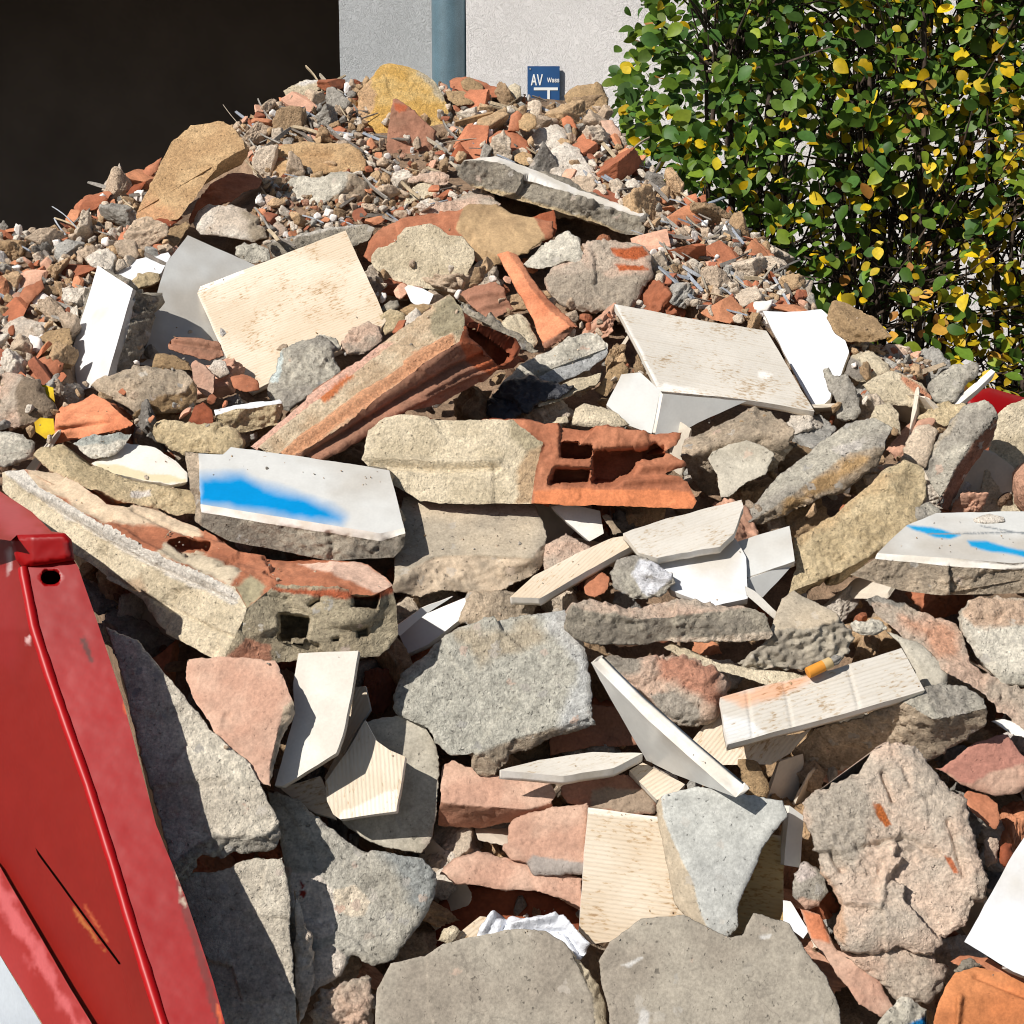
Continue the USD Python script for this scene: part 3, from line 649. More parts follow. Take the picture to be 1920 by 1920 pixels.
rock('rough pinkish grey stone with two terracotta patches', [(1020,522),(1035,502),(1060,495),(1095,480),(1090,455),(1130,445),(1180,447),(1210,458),(1225,480),(1222,517),(1200,542),(1190,572),(1160,587),(1110,594),(1060,582),(1035,562),(1022,542)], (0,-.8,.6), 'plasP', rnd=0.0121, T=.08,
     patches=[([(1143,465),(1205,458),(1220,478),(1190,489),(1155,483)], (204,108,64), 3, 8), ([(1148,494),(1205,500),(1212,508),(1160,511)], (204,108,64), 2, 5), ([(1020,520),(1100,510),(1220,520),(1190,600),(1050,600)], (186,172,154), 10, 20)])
rock('blue grey concrete bar lying across the rough stone', [(977,494),(1000,475),(1030,452),(1065,433),(1085,445),(1095,477),(1090,497),(1060,492),(1035,502),(1010,507),(985,502)], (-.3,-.6,.75), 'concL', 'concrete', 'concrete_lump', rnd=0.0066)
chunk('long peach terracotta shard right of the diagonal hollow brick', [([(932,478),(950,472),(977,510),(997,545),(1032,585),(1072,612),(1018,642),(1008,625),(1000,600),(975,555),(950,510)], (-.35,-.75,.56), 'terrP'),
     ([(950,472),(970,478),(992,510),(1012,540),(1047,575),(1087,612),(1072,612),(1032,585),(997,545),(977,510)], (.2,-.8,.56), 'terr'),
     ([(1018,642),(1072,612),(1087,612),(1062,634),(1020,657)], (.3,-.9,.05), 'brickD')], 'tile shard', 'terracotta_shard', rnd=0.0011, sm=0, off=.03)
rock('ribbed brown tile fragment behind the diagonal brick', [(860,552),(890,535),(930,526),(948,538),(952,562),(968,578),(935,594),(920,606),(880,572)], (-.1,-.8,.6), 'brickD', 'tile shard', 'terracotta_shard', rnd=0.0028, bands=[([(880,560),(945,548)], 4, .004), ([(900,580),(960,565)], 4, .004)])
rock('cream lump tucked beside the peach terracotta shard', [(935,610),(950,590),(975,583),(992,602),(1012,642),(1000,655),(970,640),(945,620)], FU, 'cream')
rock('olive rubble stone below the white shard', [(706,592),(730,580),(760,588),(770,607),(745,624),(720,630),(710,608)], FU, 'mort')
rock('brown stone holding the bright white shard', [(745,582),(770,568),(805,570),(818,572),(792,592),(770,598)], FU, 'tanD')
piece('tile_shard', 'bright white glazed shard above the diagonal brick', 'tile shard', [([(758,540),(765,534),(790,540),(813,552),(805,570),(782,575),(770,565)], (-.2,-.7,.7), 'white')], T=.006, ext='n', rnd=0, sm=0, jag=1.5, off=.01)
rock('small dark grey lump at the right edge of the ribbed tile', [(708,580),(730,560),(748,560),(752,577),(735,585),(712,585)], FU, 'concD', off=.01)
# --- left middle
rock('white pink lump at the left edge of the photo', [(-8,640),(10,610),(40,590),(80,600),(108,612),(62,638),(20,658),(-8,665)], FU, 'plasW')
rock('flat tan slab left of the leaning white tile', [(25,662),(50,640),(100,613),(132,613),(138,642),(122,675),(80,667),(50,688),(30,682)], (-.1,-.75,.65), 'tanD', rnd=0.0055)
rock('grey stone with a white top left of the leaning white tile', [(42,578),(55,555),(80,545),(97,560),(92,592),(70,603),(45,593)], FU, 'brickD', patches=[([(50,560),(82,540),(92,556),(60,580),(45,582)], (240,230,222), 4, 8)])
rock('orange terracotta sliver near the left edge', [(20,572),(45,545),(80,523),(87,540),(52,577),(30,584)], UF, 'terr', 'tile shard', 'terracotta_shard')
rock('angular terracotta lump below the flat tan slab', [(45,707),(65,675),(85,665),(122,680),(117,697),(92,724),(60,720)], (-.1,-.75,.65), 'terr', 'tile shard', 'terracotta_shard')
tile('tile', 'white glazed tile lying behind the leaning white tile', [(205,507),(240,490),(315,473),(320,480),(302,512),(255,528),(235,520)], (-.2,-.4,.9), 'white')
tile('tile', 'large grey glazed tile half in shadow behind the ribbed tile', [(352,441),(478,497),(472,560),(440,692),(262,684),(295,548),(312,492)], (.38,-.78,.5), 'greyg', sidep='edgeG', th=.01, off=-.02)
rock('yellowish rubble lump between the two left tiles', [(243,527),(270,512),(300,515),(299,532),(260,544)], FU, 'mort', off=.0)
rock('reddish brick with a groove in the shadow of the grey tile', [(312,642),(325,625),(370,630),(412,640),(422,668),(395,678),(350,668),(315,657)], (0,-.85,.5), 'brickD', 'brick', 'brick_fragment', rnd=0.0033, bands=[([(315,640),(415,655)], 4, -.004)])
piece('tiled_slab', 'narrow white tile on mortar leaning at the left', 'tiled slab', [([(183,498),(249,541),(199,716),(103,751),(110,735),(140,640)], (-.62,-.58,.55), 'white', 'glaze'),
     ([(249,541),(258,546),(213,714),(199,716)], (.85,-.52,.05), 'edgeG', 'body'),
     ([(258,546),(290,558),(298,572),(285,600),(277,640),(258,692),(235,707),(213,714)], (.8,-.6,.05), 'concD', 'mortar')], T=.05, ext='v', shrink=.1, rnd=0, sm=0, jag=1.2, side=('concD', 'mortar'), off=.015)
tile('tile', 'big ribbed cream tile back lying face down at left centre', [(366,541),(648,432),(705,555),(724,602),(702,630),(642,655),(560,690),(470,735),(440,708)], (-.1,-.76,.64), 'back', off=.02,
     patches=[([(362,540),(455,504),(457,512),(372,550)], (246,240,232), 2, 2), ([(362,541),(372,548),(446,710),(438,712)], (244,232,214), 2, 2)])
rock('cream lump at the lower left of the ribbed tile', [(283,692),(295,665),(325,663),(355,675),(364,697),(320,694)], FU, 'tanD')
rock('pink brick end beside the cream lump', [(358,682),(370,675),(390,690),(405,702),(402,738),(385,748),(370,732),(362,702)], (-.2,-.9,.4), 'brick', 'brick', 'brick_fragment', rnd=0.0028)
rock('white and grey crumb below the ribbed tile corner', [(386,692),(400,672),(425,675),(434,702),(410,713)], FU, 'plasW')
rock('orange terracotta triangle under the ribbed tile', [(430,705),(455,700),(485,713),(489,732),(462,738),(438,730)], UF, 'terr', 'tile shard', 'terracotta_shard')
rock('round pale lump on the lower edge of the ribbed tile', [(580,642),(600,626),(630,633),(640,657),(620,664)], FU, 'concL', off=.012)
rock('pink grey lump by the upper end of the diagonal brick', [(632,642),(650,615),(690,603),(712,618),(718,642),(692,664),(665,672),(640,660)], FU, 'plasP', off=.01)
rock('rough grey mortar lump with a pale tile face', [(498,722),(515,690),(530,655),(560,640),(600,628),(625,645),(630,680),(648,702),(622,724),(602,744),(562,760),(545,776),(520,770),(495,742)], (-.1,-.8,.6), 'conc', 'concrete', 'concrete_lump', rnd=0.0121, T=.07,
     patches=[([(506,714),(526,658),(532,662),(528,695),(520,714)], (222,232,228), 2, 3)])
chunk('long sandy stone in front of the leaning white tile', [([(165,727),(180,716),(215,708),(240,695),(290,686),(345,690),(365,710),(345,735),(290,745),(245,775),(205,750),(190,742)], (-.15,-.7,.7), 'concW'),
     ([(365,710),(374,742),(365,768),(320,778),(275,787),(245,800),(238,778),(245,775),(290,745),(345,735)], (.1,-.95,-.1), 'tanD')], 'stone', 'stone', rnd=0.0055, sm=4)
rock('yellow leaf stuck between the stones at the left edge', [(62,722),(85,722),(100,727),(103,762),(85,757),(72,740)], (-.2,-.8,.5), 'leafY', 'leaf', 'fallen_leaf', T=.0015, ext='n', rnd=0, sm=0, jag=2)
rock('pale pink boulder at the left edge above the hollow brick', [(-10,690),(15,685),(45,700),(70,720),(95,755),(97,778),(60,793),(30,803),(-10,798)], (-.2,-.8,.55), 'plasP', rnd=0.0110, T=.07, patches=[([(45,695),(100,750),(100,785),(40,795),(35,750)], (150,132,112), 8, 14)])  # right side in shade, put into the colour as a darker patch
piece('tile_shard', 'thin tile with yellow mortar under it beside the red chip', 'tile shard', [([(400,768),(465,755),(525,748),(531,754),(465,766),(402,777)], U, 'white', 'glaze'), ([(402,777),(465,766),(531,754),(537,767),(517,797),(480,806),(440,813),(408,803)], (0,-.95,-.1), 'mort', 'mortar')], T=.05, rnd=0, sm=1)
rock('dark red terracotta chip standing on the tan stone', [(350,797),(365,760),(380,753),(400,770),(404,803),(385,804)], (-.1,-.9,.4), 'terrD', 'tile shard', 'terracotta_shard', rnd=0.0033)
chunk('angular peach terracotta shard with a grooved front edge', [([(105,775),(115,760),(150,752),(175,736),(205,753),(225,775),(252,797),(210,792),(180,780),(110,797)], (-.15,-.5,.85), 'terrP'),
     ([(110,797),(180,780),(210,792),(252,797),(210,812),(150,824),(98,835),(105,775)], (0,-.98,.1), 'terrP')], 'tile shard', 'terracotta_shard', rnd=0.0011, sm=1, bands=[([(105,808),(215,790)], 4, -.003)])
rock('small yellow leaf beside the peach terracotta shard', [(64,792),(75,783),(100,785),(103,812),(85,823),(67,810)], (-.1,-.85,.5), 'leafY', 'leaf', 'fallen_leaf', T=.0015, ext='n', rnd=0, sm=0, jag=2, off=.01)
rock('smooth sand coloured stone above the blue painted tile', [(278,802),(290,785),(310,783),(350,795),(400,800),(435,815),(445,838),(425,850),(400,858),(370,868),(345,868),(310,853),(285,832)], (-.1,-.75,.65), 'mort', rnd=0.0121)
# --- left foreground
rock('grey pitted lump at the left edge above the red skip', [(-20,800),(20,803),(45,812),(64,832),(62,855),(42,868),(10,880),(-20,880)], FU, 'concL', 'concrete', 'concrete_lump', rnd=0.0083)
rock('white streaked tile fragment lying on yellow mortar', [(170,868),(215,848),(235,830),(290,838),(330,863),(352,885),(352,905),(320,910),(270,902),(190,884)], (0,-.5,.87), 'dusty', 'tile shard', 'tile_shard', rnd=0.0017, sm=1, T=.012, ext='n', jag=2, patches=[([(176,866),(220,872),(300,888),(352,895),(352,908),(270,905),(185,886)], (226,212,176), 2, 8)])
rock('grey half of a smooth cobble near the left edge', [(128,827),(160,815),(220,812),(249,815),(237,832),(217,852),(205,860),(170,862),(145,847)], (0,-.7,.7), 'concL', 'stone', 'stone', rnd=0.0055, off=.012, patches=[([(125,815),(250,808),(252,820),(200,832),(140,832)], (190,192,184), 3, 4)])
rock('crumbly yellow mortar slab left of the blue painted tile', [(58,852),(75,835),(110,833),(180,866),(250,895),(350,910),(372,915),(370,965),(330,970),(300,958),(230,944),(150,914),(88,882)], (0,-.65,.75), 'mort', 'mortar slab', 'mortar_slab', rnd=0.0055,
     patches=[([(245,918),(280,914),(282,926),(246,930)], (236,226,214), 2, 3)])
piece('hollow_brick', 'large hollow brick with mortar on its end beside the red skip', 'brick',
     [([(5,885),(45,880),(75,915),(190,985),(300,1045),(405,1090),(440,1100),(462,1140),(442,1190),(415,1242),(400,1236),(310,1190),(265,1124),(205,1090),(140,1040),(96,1000),(5,920)], (-.52,-.72,.46), 'cream', 'side_face'),
      ([(45,880),(110,885),(200,945),(300,955),(372,980),(440,1030),(560,1046),(690,1058),(740,1093),(702,1115),(520,1096),(462,1140),(440,1100),(405,1090),(300,1045),(190,985),(75,915)], (.1,-.42,.9), 'terr', 'top_face'),
      ([(462,1140),(520,1096),(702,1115),(740,1093),(744,1120),(749,1190),(732,1217),(712,1232),(600,1238),(500,1246),(415,1242),(442,1190)], (.15,-.96,.24), 'endm', 'end_face')],
     T=.12, shrink=.15, rnd=0.0022, sm=1, jag=3, off=.0, side=('terrP', 'side_face'),
     patches=[([(5,880),(45,876),(80,912),(192,980),(300,1040),(420,1094),(455,1115),(440,1135),(380,1110),(285,1062),(180,1005),(60,928)], (236,228,216), 4, 8, 0),
              ([(230,1090),(265,1075),(300,1190),(262,1130)], (206,180,150), 8, 10, 0),
              ([(45,880),(110,885),(200,940),(200,960),(120,925),(80,912)], (226,196,170), 6, 12, 1), ([(560,1046),(690,1058),(742,1094),(702,1113),(640,1090)], (222,186,164), 6, 10, 1),
              ([(440,1100),(470,1085),(500,1100),(462,1142)], (180,168,136), 4, 8, 1), ([(45,880),(110,885),(205,945),(300,955),(372,980),(372,1000),(290,985),(230,990),(190,985),(75,915)], (222,198,168), 8, 14, 1), ([(300,1045),(405,1088),(430,1100),(450,1070),(380,1040),(310,1020)], (206,190,164), 5, 10, 1),
              ([(500,1100),(702,1115),(742,1094),(742,1106),(700,1126),(520,1112)], (196,108,74), 3, 8, 2), ([(412,1245),(460,1195),(512,1208),(505,1248)], (206,150,122), 3, 8, 2)],
     pits=[([(525,1153),(580,1160),(577,1195),(528,1197)], .05), ([(655,1110),(712,1104),(705,1142),(660,1140)], .04), ([(575,1137),(602,1116),(606,1130),(580,1142)], .025), ([(665,1180),(690,1175),(692,1195),(670,1198)], .015), ([(620,1195),(640,1193),(638,1206),(622,1206)], .01),
           ([(315,1015),(342,1010),(396,1018),(388,1040),(350,1046)], .03)],
     bands=[([(60,930),(180,1003),(285,1060),(440,1128)], 3, -.005), ([(205,1078),(300,1130),(400,1180),(440,1196)], 3, -.003), ([(330,1110),(300,1190)], 5, -.003), ([(20,892),(190,988),(405,1096)], 7, .004), ([(250,960),(330,990),(420,1012)], 3, -.003)])
chunk('thick grey concrete slab under the hollow terracotta brick', [([(735,1002),(755,930),(1000,938),(1020,980),(1028,1010),(1000,1045),(900,1040),(815,1042),(738,1084)], (0,-.5,.86), 'slabW'),
     ([(738,1084),(815,1042),(900,1040),(1000,1045),(1028,1010),(1026,1052),(1002,1078),(952,1104),(900,1120),(830,1108),(790,1121),(735,1108)], (0,-.97,.2), 'concW')], rnd=0.0022, sm=2, jag=4)
piece('tiled_slab', 'white tile sprayed with blue paint on a thick mortar bed', 'tiled slab',
     [([(372,850),(418,852),(433,838),(560,855),(730,882),(758,990),(713,1000),(560,975),(374,945)], (.04,-.55,.83), 'greyg', 'glaze'),
      ([(374,945),(560,975),(713,1000),(758,990),(760,1000),(716,1015),(560,991),(376,960)], (0,-.95,.3), 'edge', 'body'),
      ([(376,960),(560,991),(716,1015),(760,1000),(759,1022),(737,1046),(690,1047),(620,1052),(520,1032),(430,1014),(380,988)], (0,-.97,.18), 'concD', 'mortar'),
      ([(346,846),(372,850),(374,945),(376,960),(380,988),(366,978),(354,918)], (-.3,-.8,.5), 'concW', 'mortar')],
     T=.08, shrink=.05, rnd=0, sm=0, jag=1.4, off=.03, side=('concD', 'mortar'),
     patches=[([(370,893),(420,890),(455,890),(497,914),(560,928),(612,948),(648,970),(640,984),(560,974),(470,959),(368,944)], (0,146,214), 26, 7, 0)])
# --- centre
piece('hollow_brick', 'long ribbed hollow brick lying diagonally in the centre', 'brick',
     [([(468,838),(560,760),(700,655),(845,553),(868,575),(874,602),(862,640),(760,710),(640,800),(545,860),(500,850)], (-.3,-.55,.78), 'ribbed', 'upper_face'),
      ([(545,860),(640,800),(760,710),(862,640),(902,650),(947,692),(920,714),(830,759),(740,774),(690,804),(605,861)], (.5,-.85,-.12), 'brickD', 'lower_face'),
      ([(868,575),(905,602),(962,640),(1006,662),(975,684),(947,692),(902,650),(862,640),(874,602)], (.8,-.58,.1), 'terrD', 'end_face')],
     T=.06, shrink=.1, rnd=0.0017, sm=1, jag=2.0, off=.02, side=('brickD', 'lower_face'),
     patches=[([(460,838),(560,750),(700,645),(740,640),(620,735),(480,846)], (236,190,168), 5, 8, 0), ([(515,856),(640,765),(800,655),(850,632),(856,650),(760,712),(640,802),(545,862)], (226,168,128), 4, 12, 0),
              ([(800,590),(848,550),(872,575),(876,605),(860,632),(815,625)], (176,164,136), 5, 10, 0), ([(600,750),(650,705),(665,710),(612,765)], (214,128,80), 3, 8, 0),
              ([(860,640),(905,652),(948,690),(925,706),(880,680)], (196,110,72), 4, 6, 1)],
     bands=[([(478,842),(700,672),(850,566)], 4, -.004), ([(490,846),(640,728),(790,616),(850,582)], 6, .004), ([(505,850),(640,754),(790,646),(855,610)], 4, -.005), ([(528,856),(640,778),(800,664),(858,628)], 6, .004), ([(538,858),(640,790),(800,676),(860,638)], 3, -.003), ([(575,858),(700,778),(850,690),(915,665)], 5, -.006), ([(600,860),(740,772),(880,705),(935,690)], 5, .006),
            ([(590,858),(720,775),(868,698),(925,678)], 4, .004)],
     pits=[([(885,612),(960,655),(940,675),(905,645),(880,630)], .03)])
rock('gritty grey mortar bar on the end of the diagonal brick', [(852,552),(870,556),(885,572),(920,598),(1000,646),(1012,660),(995,664),(960,648),(905,606),(868,588)], (0,-.85,.5), 'concD', 'mortar', 'mortar_strip', rnd=0.0033, T=.02, off=.02)
rock('pale stone with a grey layered edge right of the diagonal brick', [(930,732),(950,705),(1000,670),(1060,640),(1110,625),(1140,640),(1142,664),(1100,695),(1040,722),(985,727)], (-.1,-.6,.78), 'concL', rnd=0.0044,
     patches=[([(1000,708),(1060,680),(1145,645),(1145,670),(1090,702),(1040,725),(1000,725)], (190,190,188), 3, 8)], bands=[([(1000,705),(1060,680),(1140,648)], 3, -.004)])
rock('cream layered plaster flake beside the pale layered stone', [(1000,752),(1060,715),(1130,698),(1122,722),(1062,748),(1010,766)], UF, 'cream', 'plaster', 'plaster_lump', rnd=0.0017)
rock('tan curled flake left of the big grey tile', [(1112,732),(1140,690),(1170,678),(1180,700),(1152,722),(1137,748)], FU, 'tanD', rnd=0.0044)
rock('torn black tar paper under the pale layered stone', [(916,775),(925,745),(945,715),(990,700),(1020,710),(1050,715),(1082,727),(1050,748),(1010,754),(985,776),(950,792),(925,792)], (0,-.8,.6), 'tar', 'tar paper', 'tar_paper', rnd=0.0055, jag=6, T=.03)
# --- right of centre
tile('tile', 'white glazed tile standing right of the big grey tile', [(1430,583),(1470,585),(1500,584),(1540,580),(1575,612),(1592,660),(1577,702),(1562,722),(1556,748),(1530,770),(1500,720),(1460,640)], (-.25,-.68,.7), 'white', off=.0)
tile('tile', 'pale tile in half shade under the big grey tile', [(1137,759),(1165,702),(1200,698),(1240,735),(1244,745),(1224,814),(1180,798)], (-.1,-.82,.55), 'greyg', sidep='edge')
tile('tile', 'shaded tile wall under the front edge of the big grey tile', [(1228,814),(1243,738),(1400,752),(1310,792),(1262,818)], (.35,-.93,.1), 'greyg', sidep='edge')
tile('tile', 'big grey white tile back in the right centre', [(1152,570),(1300,598),(1437,620),(1527,771),(1390,748),(1235,733),(1200,660)], (.02,-.66,.75), 'backG', off=.035, th=.009,
     patches=[([(1420,695),(1450,700),(1442,712),(1424,706)], (236,232,226), 3, 6), ([(1236,728),(1245,715),(1330,738),(1350,748),(1240,735)], (238,234,228), 4, 6), ([(1148,568),(1158,570),(1240,730),(1232,735)], (240,236,230), 2, 3)])
chunk('tan stone slab against the foot of the hedge', [([(1560,562),(1585,565),(1640,595),(1674,632),(1650,627),(1600,615),(1570,590)], (.1,-.5,.85), 'tanD'), ([(1548,598),(1560,562),(1570,590),(1600,615),(1650,627),(1674,632),(1640,642),(1590,645),(1562,625)], (.1,-.95,-.1), 'tanD')], 'stone slab', 'stone_slab', rnd=0.0022, sm=2)
rock('pale pink lump at the lower end of the hedge', [(1645,657),(1660,640),(1690,643),(1707,660),(1692,678),(1660,675)], FU, 'plasP')
rock('thin white tile strip sticking out beside the red rim', [(1785,755),(1858,692),(1866,697),(1832,730),(1795,760)], (-.3,-.5,.8), 'edge', 'tile shard', 'tile_shard', rnd=0, sm=0, T=.008, ext='n', jag=1)
rock('grey concrete lump under the thin tile strip', [(1735,727),(1760,700),(1790,680),(1835,673),(1838,700),(1802,738),(1790,756),(1760,756),(1745,742)], (-.1,-.8,.6), 'conc', 'concrete', 'concrete_lump', rnd=0.0066)
rock('sharp wooden lath across the right stones', [(1690,705),(1770,679),(1776,685),(1700,713)], UF, 'wood', 'lath', 'wood_lath', rnd=0, sm=0, T=.006, jag=1)
rock('cream stone right of the white standing tile', [(1580,702),(1595,665),(1630,658),(1667,680),(1672,702),(1640,713),(1610,718)], (-.1,-.75,.65), 'cream', rnd=0.0099, patches=[([(1578,705),(1592,665),(1615,680),(1630,705),(1610,720)], (150,142,132), 6, 10)])  # the grey on its left is shade put into the colour
rock('pink cream lump with a terracotta edge on the right', [(1613,722),(1640,703),(1672,693),(1702,705),(1732,720),(1752,745),(1747,772),(1700,764),(1660,759),(1635,743)], (-.1,-.75,.65), 'cream', rnd=0.0083, patches=[([(1690,702),(1755,742),(1750,762),(1715,735),(1685,712)], (214,150,116), 4, 8)])
rock('tan block behind the leaning right slab', [(1710,782),(1740,765),(1755,753),(1812,753),(1817,772),(1792,794),(1770,802),(1720,790)], (0,-.7,.7), 'mort', rnd=0.0055)
rock('cream wedge stone below the pink cream lump', [(1628,792),(1640,760),(1667,753),(1687,775),(1693,820),(1665,805)], (-.1,-.85,.5), 'cream', rnd=0.0055)
rock('grey knobbly spike of mortar before the white tile', [(1541,690),(1555,685),(1565,700),(1592,705),(1608,735),(1618,772),(1602,790),(1570,785),(1570,757),(1553,735)], (-.2,-.85,.5), 'conc', 'mortar', 'mortar_lump', rnd=0.0066, off=.015)
rock('pale stone block at the far right edge in half shade', [(1825,965),(1845,870),(1870,775),(1890,758),(1930,745),(1970,750),(1970,975)], (-.1,-.92,.38), 'cream', rnd=0.0066, T=.09, off=-.02)
chunk('grey slab leaning left at the far right', [([(1728,882),(1735,850),(1775,800),(1808,763),(1850,755),(1868,772),(1830,815),(1790,880),(1765,952),(1738,912)], (-.45,-.74,.5), 'conc'), ([(1868,772),(1857,815),(1822,880),(1785,965),(1765,952),(1790,880),(1830,815)], (.82,-.56,0), 'brickD')], rnd=0.0028, sm=2, off=.04,
     patches=[([(1728,885),(1735,850),(1775,798),(1800,775),(1790,800),(1745,850)], (206,192,170), 5, 10, 0)])
rock('pink cream lump between the diagonal slab and leaning slab', [(1688,865),(1700,830),(1720,800),(1740,791),(1767,805),(1752,832),(1742,862),(1737,880),(1715,875)], (-.2,-.8,.6), 'plas', rnd=0.0083)
chunk('arched grey concrete fragment right of the hollow brick', [([(1270,855),(1277,807),(1340,783),(1405,750),(1420,755),(1470,788),(1492,815),(1480,830),(1440,808),(1420,818),(1350,828),(1300,850)], (-.25,-.5,.83), 'concW'),
     ([(1270,855),(1300,850),(1350,828),(1420,818),(1440,808),(1480,830),(1499,829),(1452,872),(1412,892),(1352,934),(1320,934),(1298,904)], (.35,-.9,-.35), 'concW')], rnd=0.0028, sm=2, off=.02)
rock('flat grey mortar disc in the hollow of the arched fragment', [(1325,862),(1335,845),(1365,832),(1400,823),(1430,835),(1455,850),(1442,877),(1437,892),(1400,907),(1375,929),(1350,936),(1345,912),(1343,890)], (-.1,-.85,.52), 'slab', 'mortar', 'mortar_lump', rnd=0.0028, T=.03, off=.02)
rock('pale boulder on top of the hollow terracotta brick', [(1066,800),(1075,765),(1095,753),(1120,760),(1150,770),(1182,800),(1150,806),(1100,804)], FU, 'cream', rnd=0.0110)
rock('tiny pebble on top of the hollow terracotta brick', [(1034,794),(1045,780),(1065,779),(1070,794),(1045,798)], FU, 'cream')
piece('hollow_brick', 'horizontal brick with a broken hollow terracotta end in the centre', 'brick',
     [([(677,862),(687,803),(720,780),(753,777),(867,785),(960,787),(975,800),(1018,830),(1005,880),(995,946),(917,946),(787,941),(735,908),(700,882)], (-.12,-.82,.56), 'cream', 'mortared_end'),
      ([(960,787),(1060,795),(1230,815),(1280,810),(1268,834),(1250,846),(1284,864),(1286,876),(1248,888),(1290,902),(1310,937),(1302,955),(1150,950),(995,946),(1005,880),(1018,830),(975,800)], (.06,-.86,.5), 'terr', 'broken_end')],
     T=.075, shrink=.12, rnd=0.0033, sm=1, jag=4.0, off=.035, side=('terrD', 'broken_end'),
     patches=[([(1000,918),(1180,916),(1290,920),(1312,940),(1304,958),(1000,950)], (222,136,90), 3, 6, 1), ([(1000,820),(1025,830),(1012,880),(1002,950),(960,946),(975,860)], (206,176,140), 8, 16, 0), ([(960,785),(1000,810),(1018,830),(990,850),(960,820)], (190,176,146), 8, 12, 0)],  # first patch: sunlight on the lower plank, put into the colour
     pits=[([(1057,832),(1110,838),(1106,859),(1052,859)], .05), ([(1040,877),(1106,880),(1104,906),(1030,908)], .05), ([(1114,846),(1232,833),(1252,850),(1205,868),(1180,892),(1150,909),(1110,906)], .055)],
     bands=[([(690,860),(800,866),(935,868)], 6, .005), ([(700,874),(800,880),(935,880)], 4, -.005), ([(1200,880),(1280,870)], 6, .004), ([(1170,905),(1290,895)], 6, .004)])
chunk('long grey concrete slab lying diagonally on the right', [([(1382,972),(1450,895),(1530,823),(1590,786),(1640,781),(1677,800),(1662,835),(1590,850),(1500,915),(1450,950),(1390,987)], (-.3,-.58,.76), 'conc'),
     ([(1390,987),(1450,950),(1500,915),(1590,850),(1662,835),(1642,872),(1562,924),(1450,980),(1400,1010),(1380,1004)], (.25,-.92,.05), 'concW')], rnd=0.0044, sm=3, off=.025, jag=4, patches=[([(1470,945),(1590,860),(1640,850),(1560,918),(1460,970)], (206,170,122), 8, 16, 1), ([(1560,840),(1610,825),(1620,838),(1580,856)], (214,206,196), 3, 6, 0)])
rock('broad yellow tan slab with rough surface on the right', [(1478,1002),(1560,962),(1640,902),(1690,872),(1727,878),(1739,905),(1732,937),(1714,978),(1697,1003),(1642,1038),(1580,1074),(1520,1099),(1468,1120),(1488,1062)], (-.05,-.75,.66), 'mort', 'stone slab', 'stone_slab', rnd=0.0033, ext='n', T=.035, off=.01,
     patches=[([(1478,1000),(1640,900),(1690,890),(1600,950),(1490,1030)], (216,188,146), 12, 20)])
rock('grey crumb resting where the tan slab meets the blue tile', [(1710,963),(1720,940),(1745,933),(1770,955),(1762,982),(1730,986),(1714,979)], FU, 'conc', off=.03)
piece('tiled_slab', 'tiled slab with two strokes of blue paint at the right edge', 'tiled slab',
     [([(1645,1037),(1700,985),(1755,962),(1980,957),(1980,1050),(1900,1056),(1780,1046)], (0,-.42,.9), 'greyg', 'glaze'),
      ([(1645,1037),(1780,1046),(1900,1056),(1980,1050),(1980,1063),(1900,1069),(1780,1061),(1640,1048)], (0,-.93,.35), 'edge', 'body'),
      ([(1640,1048),(1780,1061),(1900,1069),(1980,1063),(1980,1112),(1880,1114),(1760,1114),(1690,1107),(1640,1092),(1595,1078)], (0,-.97,.1), 'concW', 'mortar')],
     T=.09, shrink=.05, rnd=0, sm=0, jag=1.6, off=.045, side=('concW', 'mortar'),
     step=2.8, patches=[([(1700,985),(1745,988),(1800,1004),(1782,1011),(1752,1007),(1712,993)], (14,156,212), 4, 3, 0), ([(1814,1014),(1850,1015),(1925,1034),(1980,1046),(1920,1044),(1860,1034),(1820,1025)], (14,156,212), 5, 4, 0),
              ([(1740,1000),(1990,996),(1990,998.5),(1740,1002.5)], (140,144,146), 1.2, .3, 0), ([(1838,985),(1990,1012),(1990,1014.5),(1838,987.5)], (140,144,146), 1.2, .3, 0)])
rock('small white crumb lying on the tile with blue strokes', [(1821,972),(1850,961),(1885,969),(1887,980),(1850,985),(1825,981)], UF, 'plasW', 'plaster', 'plaster_lump', T=.012, off=.01)
# --- tile cluster
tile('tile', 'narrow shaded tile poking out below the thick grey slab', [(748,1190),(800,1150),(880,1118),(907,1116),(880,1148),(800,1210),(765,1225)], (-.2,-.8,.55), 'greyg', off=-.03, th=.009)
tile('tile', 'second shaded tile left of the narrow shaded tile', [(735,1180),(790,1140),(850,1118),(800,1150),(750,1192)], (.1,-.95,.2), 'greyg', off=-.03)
rock('brown grey stone in the hollow behind the angular boulder', [(860,1165),(890,1120),(950,1105),(1010,1125),(1000,1160),(930,1180)], FU, 'concW', off=-.03)
rock('pinkish tile shard under the hollow terracotta brick', [(1033,950),(1060,944),(1125,958),(1132,1000),(1105,1015),(1062,978)], (.1,-.75,.65), 'dusty', 'tile shard', 'tile_shard', rnd=0, sm=0, T=.008, ext='n', jag=1)
rock('pair of pale sticks beside the pinkish tile shard', [(1127,966),(1140,962),(1167,1001),(1150,1006)], UF, 'wood', 'stick', 'wood_stick', rnd=0.0011, T=.01)
rock('dusty pink rubble under the long thin tile', [(1020,1020),(1060,1000),(1110,1020),(1130,1060),(1060,1090),(1020,1070)], FU, 'plasP', off=-.03)
